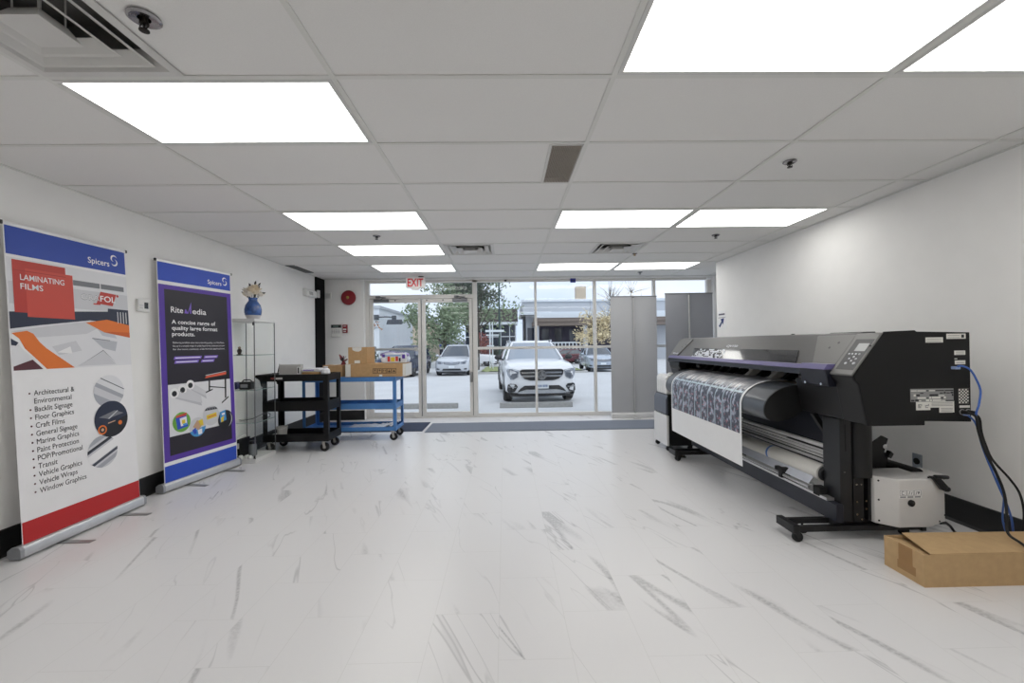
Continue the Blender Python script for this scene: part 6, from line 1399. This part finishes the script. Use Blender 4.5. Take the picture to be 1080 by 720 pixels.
# parking lot lamp on a wall bracket of the white building
t = thing('wall_lamp', 'dark flat parking lamp on an arm from the white building', 'lamp', (-8.5, 33.0, 3.4))
b = MB(); b.tube([(-10.6, 35.2, 3.65), (-9.5, 34.0, 3.60), (-8.75, 33.2, 3.5)], .055, 8); b.box(-10.9, -10.4, 35.05, 35.25, 3.45, 3.85); b.build('bracket_arm', M('lamp_dark', (78, 82, 88), .5), t); b = MB(); b.hexa([(-9.15, 32.8, 2.92), (-7.95, 32.8, 2.92), (-7.95, 33.3, 3.02), (-9.15, 33.3, 3.02)], [(-9.05, 32.8, 3.28), (-8.05, 32.8, 3.28), (-8.05, 33.3, 3.34), (-9.05, 33.3, 3.34)]); b.box(-8.75, -8.45, 32.95, 33.2, 3.26, 3.62); b.build('lamp_head', M('lamp_dark', (78, 82, 88), .5), t, bevel=.02)

# ------------------------------------------------------------------ buildings
WB = M('bld_white', (222, 226, 232), .7, noise=.03, nscale=1); GB_ = M('bld_grey', (186, 190, 196), .7, noise=.03, nscale=1); BR = M('bld_brown_roof', (66, 59, 58), .8, noise=.1, nscale=2); BRD = M('bld_fascia_brown', (130, 118, 110), .7, noise=.04); DKG = M('bld_dark_glass', (44, 52, 66), .08, noise=.1, spec=.7); DKB = M('bld_dark_void', (50, 46, 66), .6, noise=.15, nscale=1.5); BE = M('bld_beige', (196, 182, 162), .8, noise=.06, nscale=2); FRW = M('bld_frame_white', (214, 220, 226), .5)
def gz(y): return GZ(y)-.3
# white building far left
t = thing('building', 'plain white flat-roofed building at the far left of the lot', 'building', (-15, 40, gz(40)), 'buildings across the parking lot')
MB().box(-21, -10.4, 35.3, 48, gz(40), 4.4).build('wall', WB, t); MB().box(-21.1, -10.3, 35.2, 48.1, 4.38, 4.62).build('roof', GB_, t); b = MB(); 
for x in (-12.2, -14.5): b.box(x, x+.9, 35.25, 35.32, .6, 2.4)
b.build('window', DKG, t); MB().box(-20.9, -10.45, 35.22, 35.3, 2.75, 2.85).build('trim_band', GB_, t)
# beige building behind
t = thing('building', 'beige building with white window frames behind the glass doors', 'building', (-14, 62, gz(62)), 'buildings across the parking lot')
MB().box(-18.5, -10.5, 60, 68, gz(62), 4.6).build('wall', BE, t); MB().box(-18.8, -10.2, 59.6, 68.3, 4.55, 5.0).build('roof', GB_, t); b = MB()
for x in (-17.5, -15.4, -13.3, -11.4): b.box(x, x+.16, 59.85, 60.02, .0, 4.4)
b.build('white_mullions', FRW, t); MB().box(-18.2, -10.7, 59.93, 60.01, .2, 1.3).build('window', DKG, t)
# long low building with the blue stripe
t = thing('building', 'long low white building with a bright blue stripe behind the minivan', 'building', (-5.5, 72, gz(72)), 'buildings across the parking lot')
MB().box(-11.5, -.5, 70, 76, gz(72), 1.75).build('wall', WB, t); MB().box(-11.6, -.4, 69.9, 70.0, 1.02, 1.36).build('blue_stripe', M('stripe_blue', (64, 96, 190), .5), t); MB().box(-11.7, -.3, 69.8, 76.2, 1.75, 1.95).build('roof', GB_, t)
b = MB()
for i in range(7): b.box(-11+i*1.5, -10.2+i*1.5, 69.96, 70.01, -.3, .6)
b.build('window', DKG, t)
# brown-roofed office
t = thing('building', 'office with a steep dark brown roof band above dark windows', 'building', (0, 60, gz(60)), 'buildings across the parking lot')
MB().box(-5.2, 1.5, 56.3, 66, gz(60), 4.2).build('wall', DKG, t)
MB().prism([(55.4, 4.15), (58.2, 6.15), (66, 6.15), (66, 4.15)], 'x', -5.6, 1.75).build('roof', BR, t)
MB().box(-5.6, 1.75, 55.2, 55.45, 3.85, 4.2).build('fascia', FRW, t)
b = MB()
for x in (-4.6, -3.2, -1.9, -.6, .6, 1.35): b.box(x, x+.11, 56.1, 56.32, gz(60), 3.9)
b.box(-5.2, 1.5, 56.1, 56.32, 2.25, 2.36); b.box(-5.2, 1.5, 56.1, 56.32, .9, 1.02); b.build('window_frames', FRW, t)
# white building with the canopy
t = thing('building', 'white building with a stepped parapet and brown entrance canopy', 'building', (10, 58, gz(58)), 'buildings across the parking lot')
MB().box(2.85, 22, 56.0, 68, gz(58), 5.2).build('wall', GB_, t)
MB().box(2.4, 22.2, 55.2, 68.2, 5.25, 6.9).build('parapet', GB_, t); b = MB(); b.box(2.2, 22.3, 55.0, 55.6, 6.75, 7.05); b.box(1.9, 22.3, 54.6, 55.4, 5.05, 5.40); b.build('white_bands', FRW, t)
MB().box(3.6, 22.2, 52.8, 56.0, 3.55, 4.05).box(3.6, 22.2, 52.6, 53.0, 4.05, 4.5).build('canopy', BRD, t); MB().box(3.9, 22.2, 52.5, 56, 4.5, 5.0).build('canopy_roof', FRW, t)
MB().box(4.4, 15, 55.7, 56.02, gz(58), 3.55).build('entrance', DKB, t)
b = MB()
for x in (4.9, 6.6, 8.5, 10.4): b.box(x, x+.9, 55.62, 55.72, .3, 3.2)
b.build('entrance_glazing', DKG, t); b = MB()
for x in (3.75, 9.9, 14.6): b.box(x, x+.55, 53.0, 53.5, gz(53), 3.56)
b.build('column', GB_, t)
MB().box(9.6, 10.9, 56.2, 57.4, 6.9, 8.9).build('chimney', BE, t)
b = MB(); b.box(3.0, 3.9, 55.9, 56.02, gz(58), 3.4); b.build('window', DKG, t)
t = thing('railing', 'white railing in front of the canopy entrance', 'railing', (7.3, 50, GZ(50)))
b = MB(); b.box(5.0, 9.0, 49.95, 50.05, 1.32, 1.46); b.box(5.0, 9.0, 49.95, 50.05, .25, .35); b.build('rails', FRW, t); b = MB()
for i in range(10): b.box(5.0+i*.43, 5.10+i*.43, 49.93, 50.07, GZ(50)-.02, 1.40)
b.build('balusters', FRW, t)
t = thing('building', 'pale blue-grey building at the right behind the banner stands', 'building', (22, 70, gz(70)), 'buildings across the parking lot')
MB().box(14, 36, 72, 80, gz(72), 7.6).build('wall', M('bld_bluegrey', (190, 200, 214), .7, noise=.03, nscale=1), t); MB().box(13.8, 36.2, 71.8, 80.2, 7.6, 7.9).build('roof', GB_, t); b = MB()
for r in (1.0, 4.0):
    for i in range(8): b.box(15+i*2.6, 16.6+i*2.6, 71.9, 72.02, r, r+1.5)
b.build('window', DKG, t); b = MB()
for x in (24.3, 25.0): b.box(x, x+.15, 74, 74.2, 7.9, 9.2)
b.build('roof_vents', GB_, t)
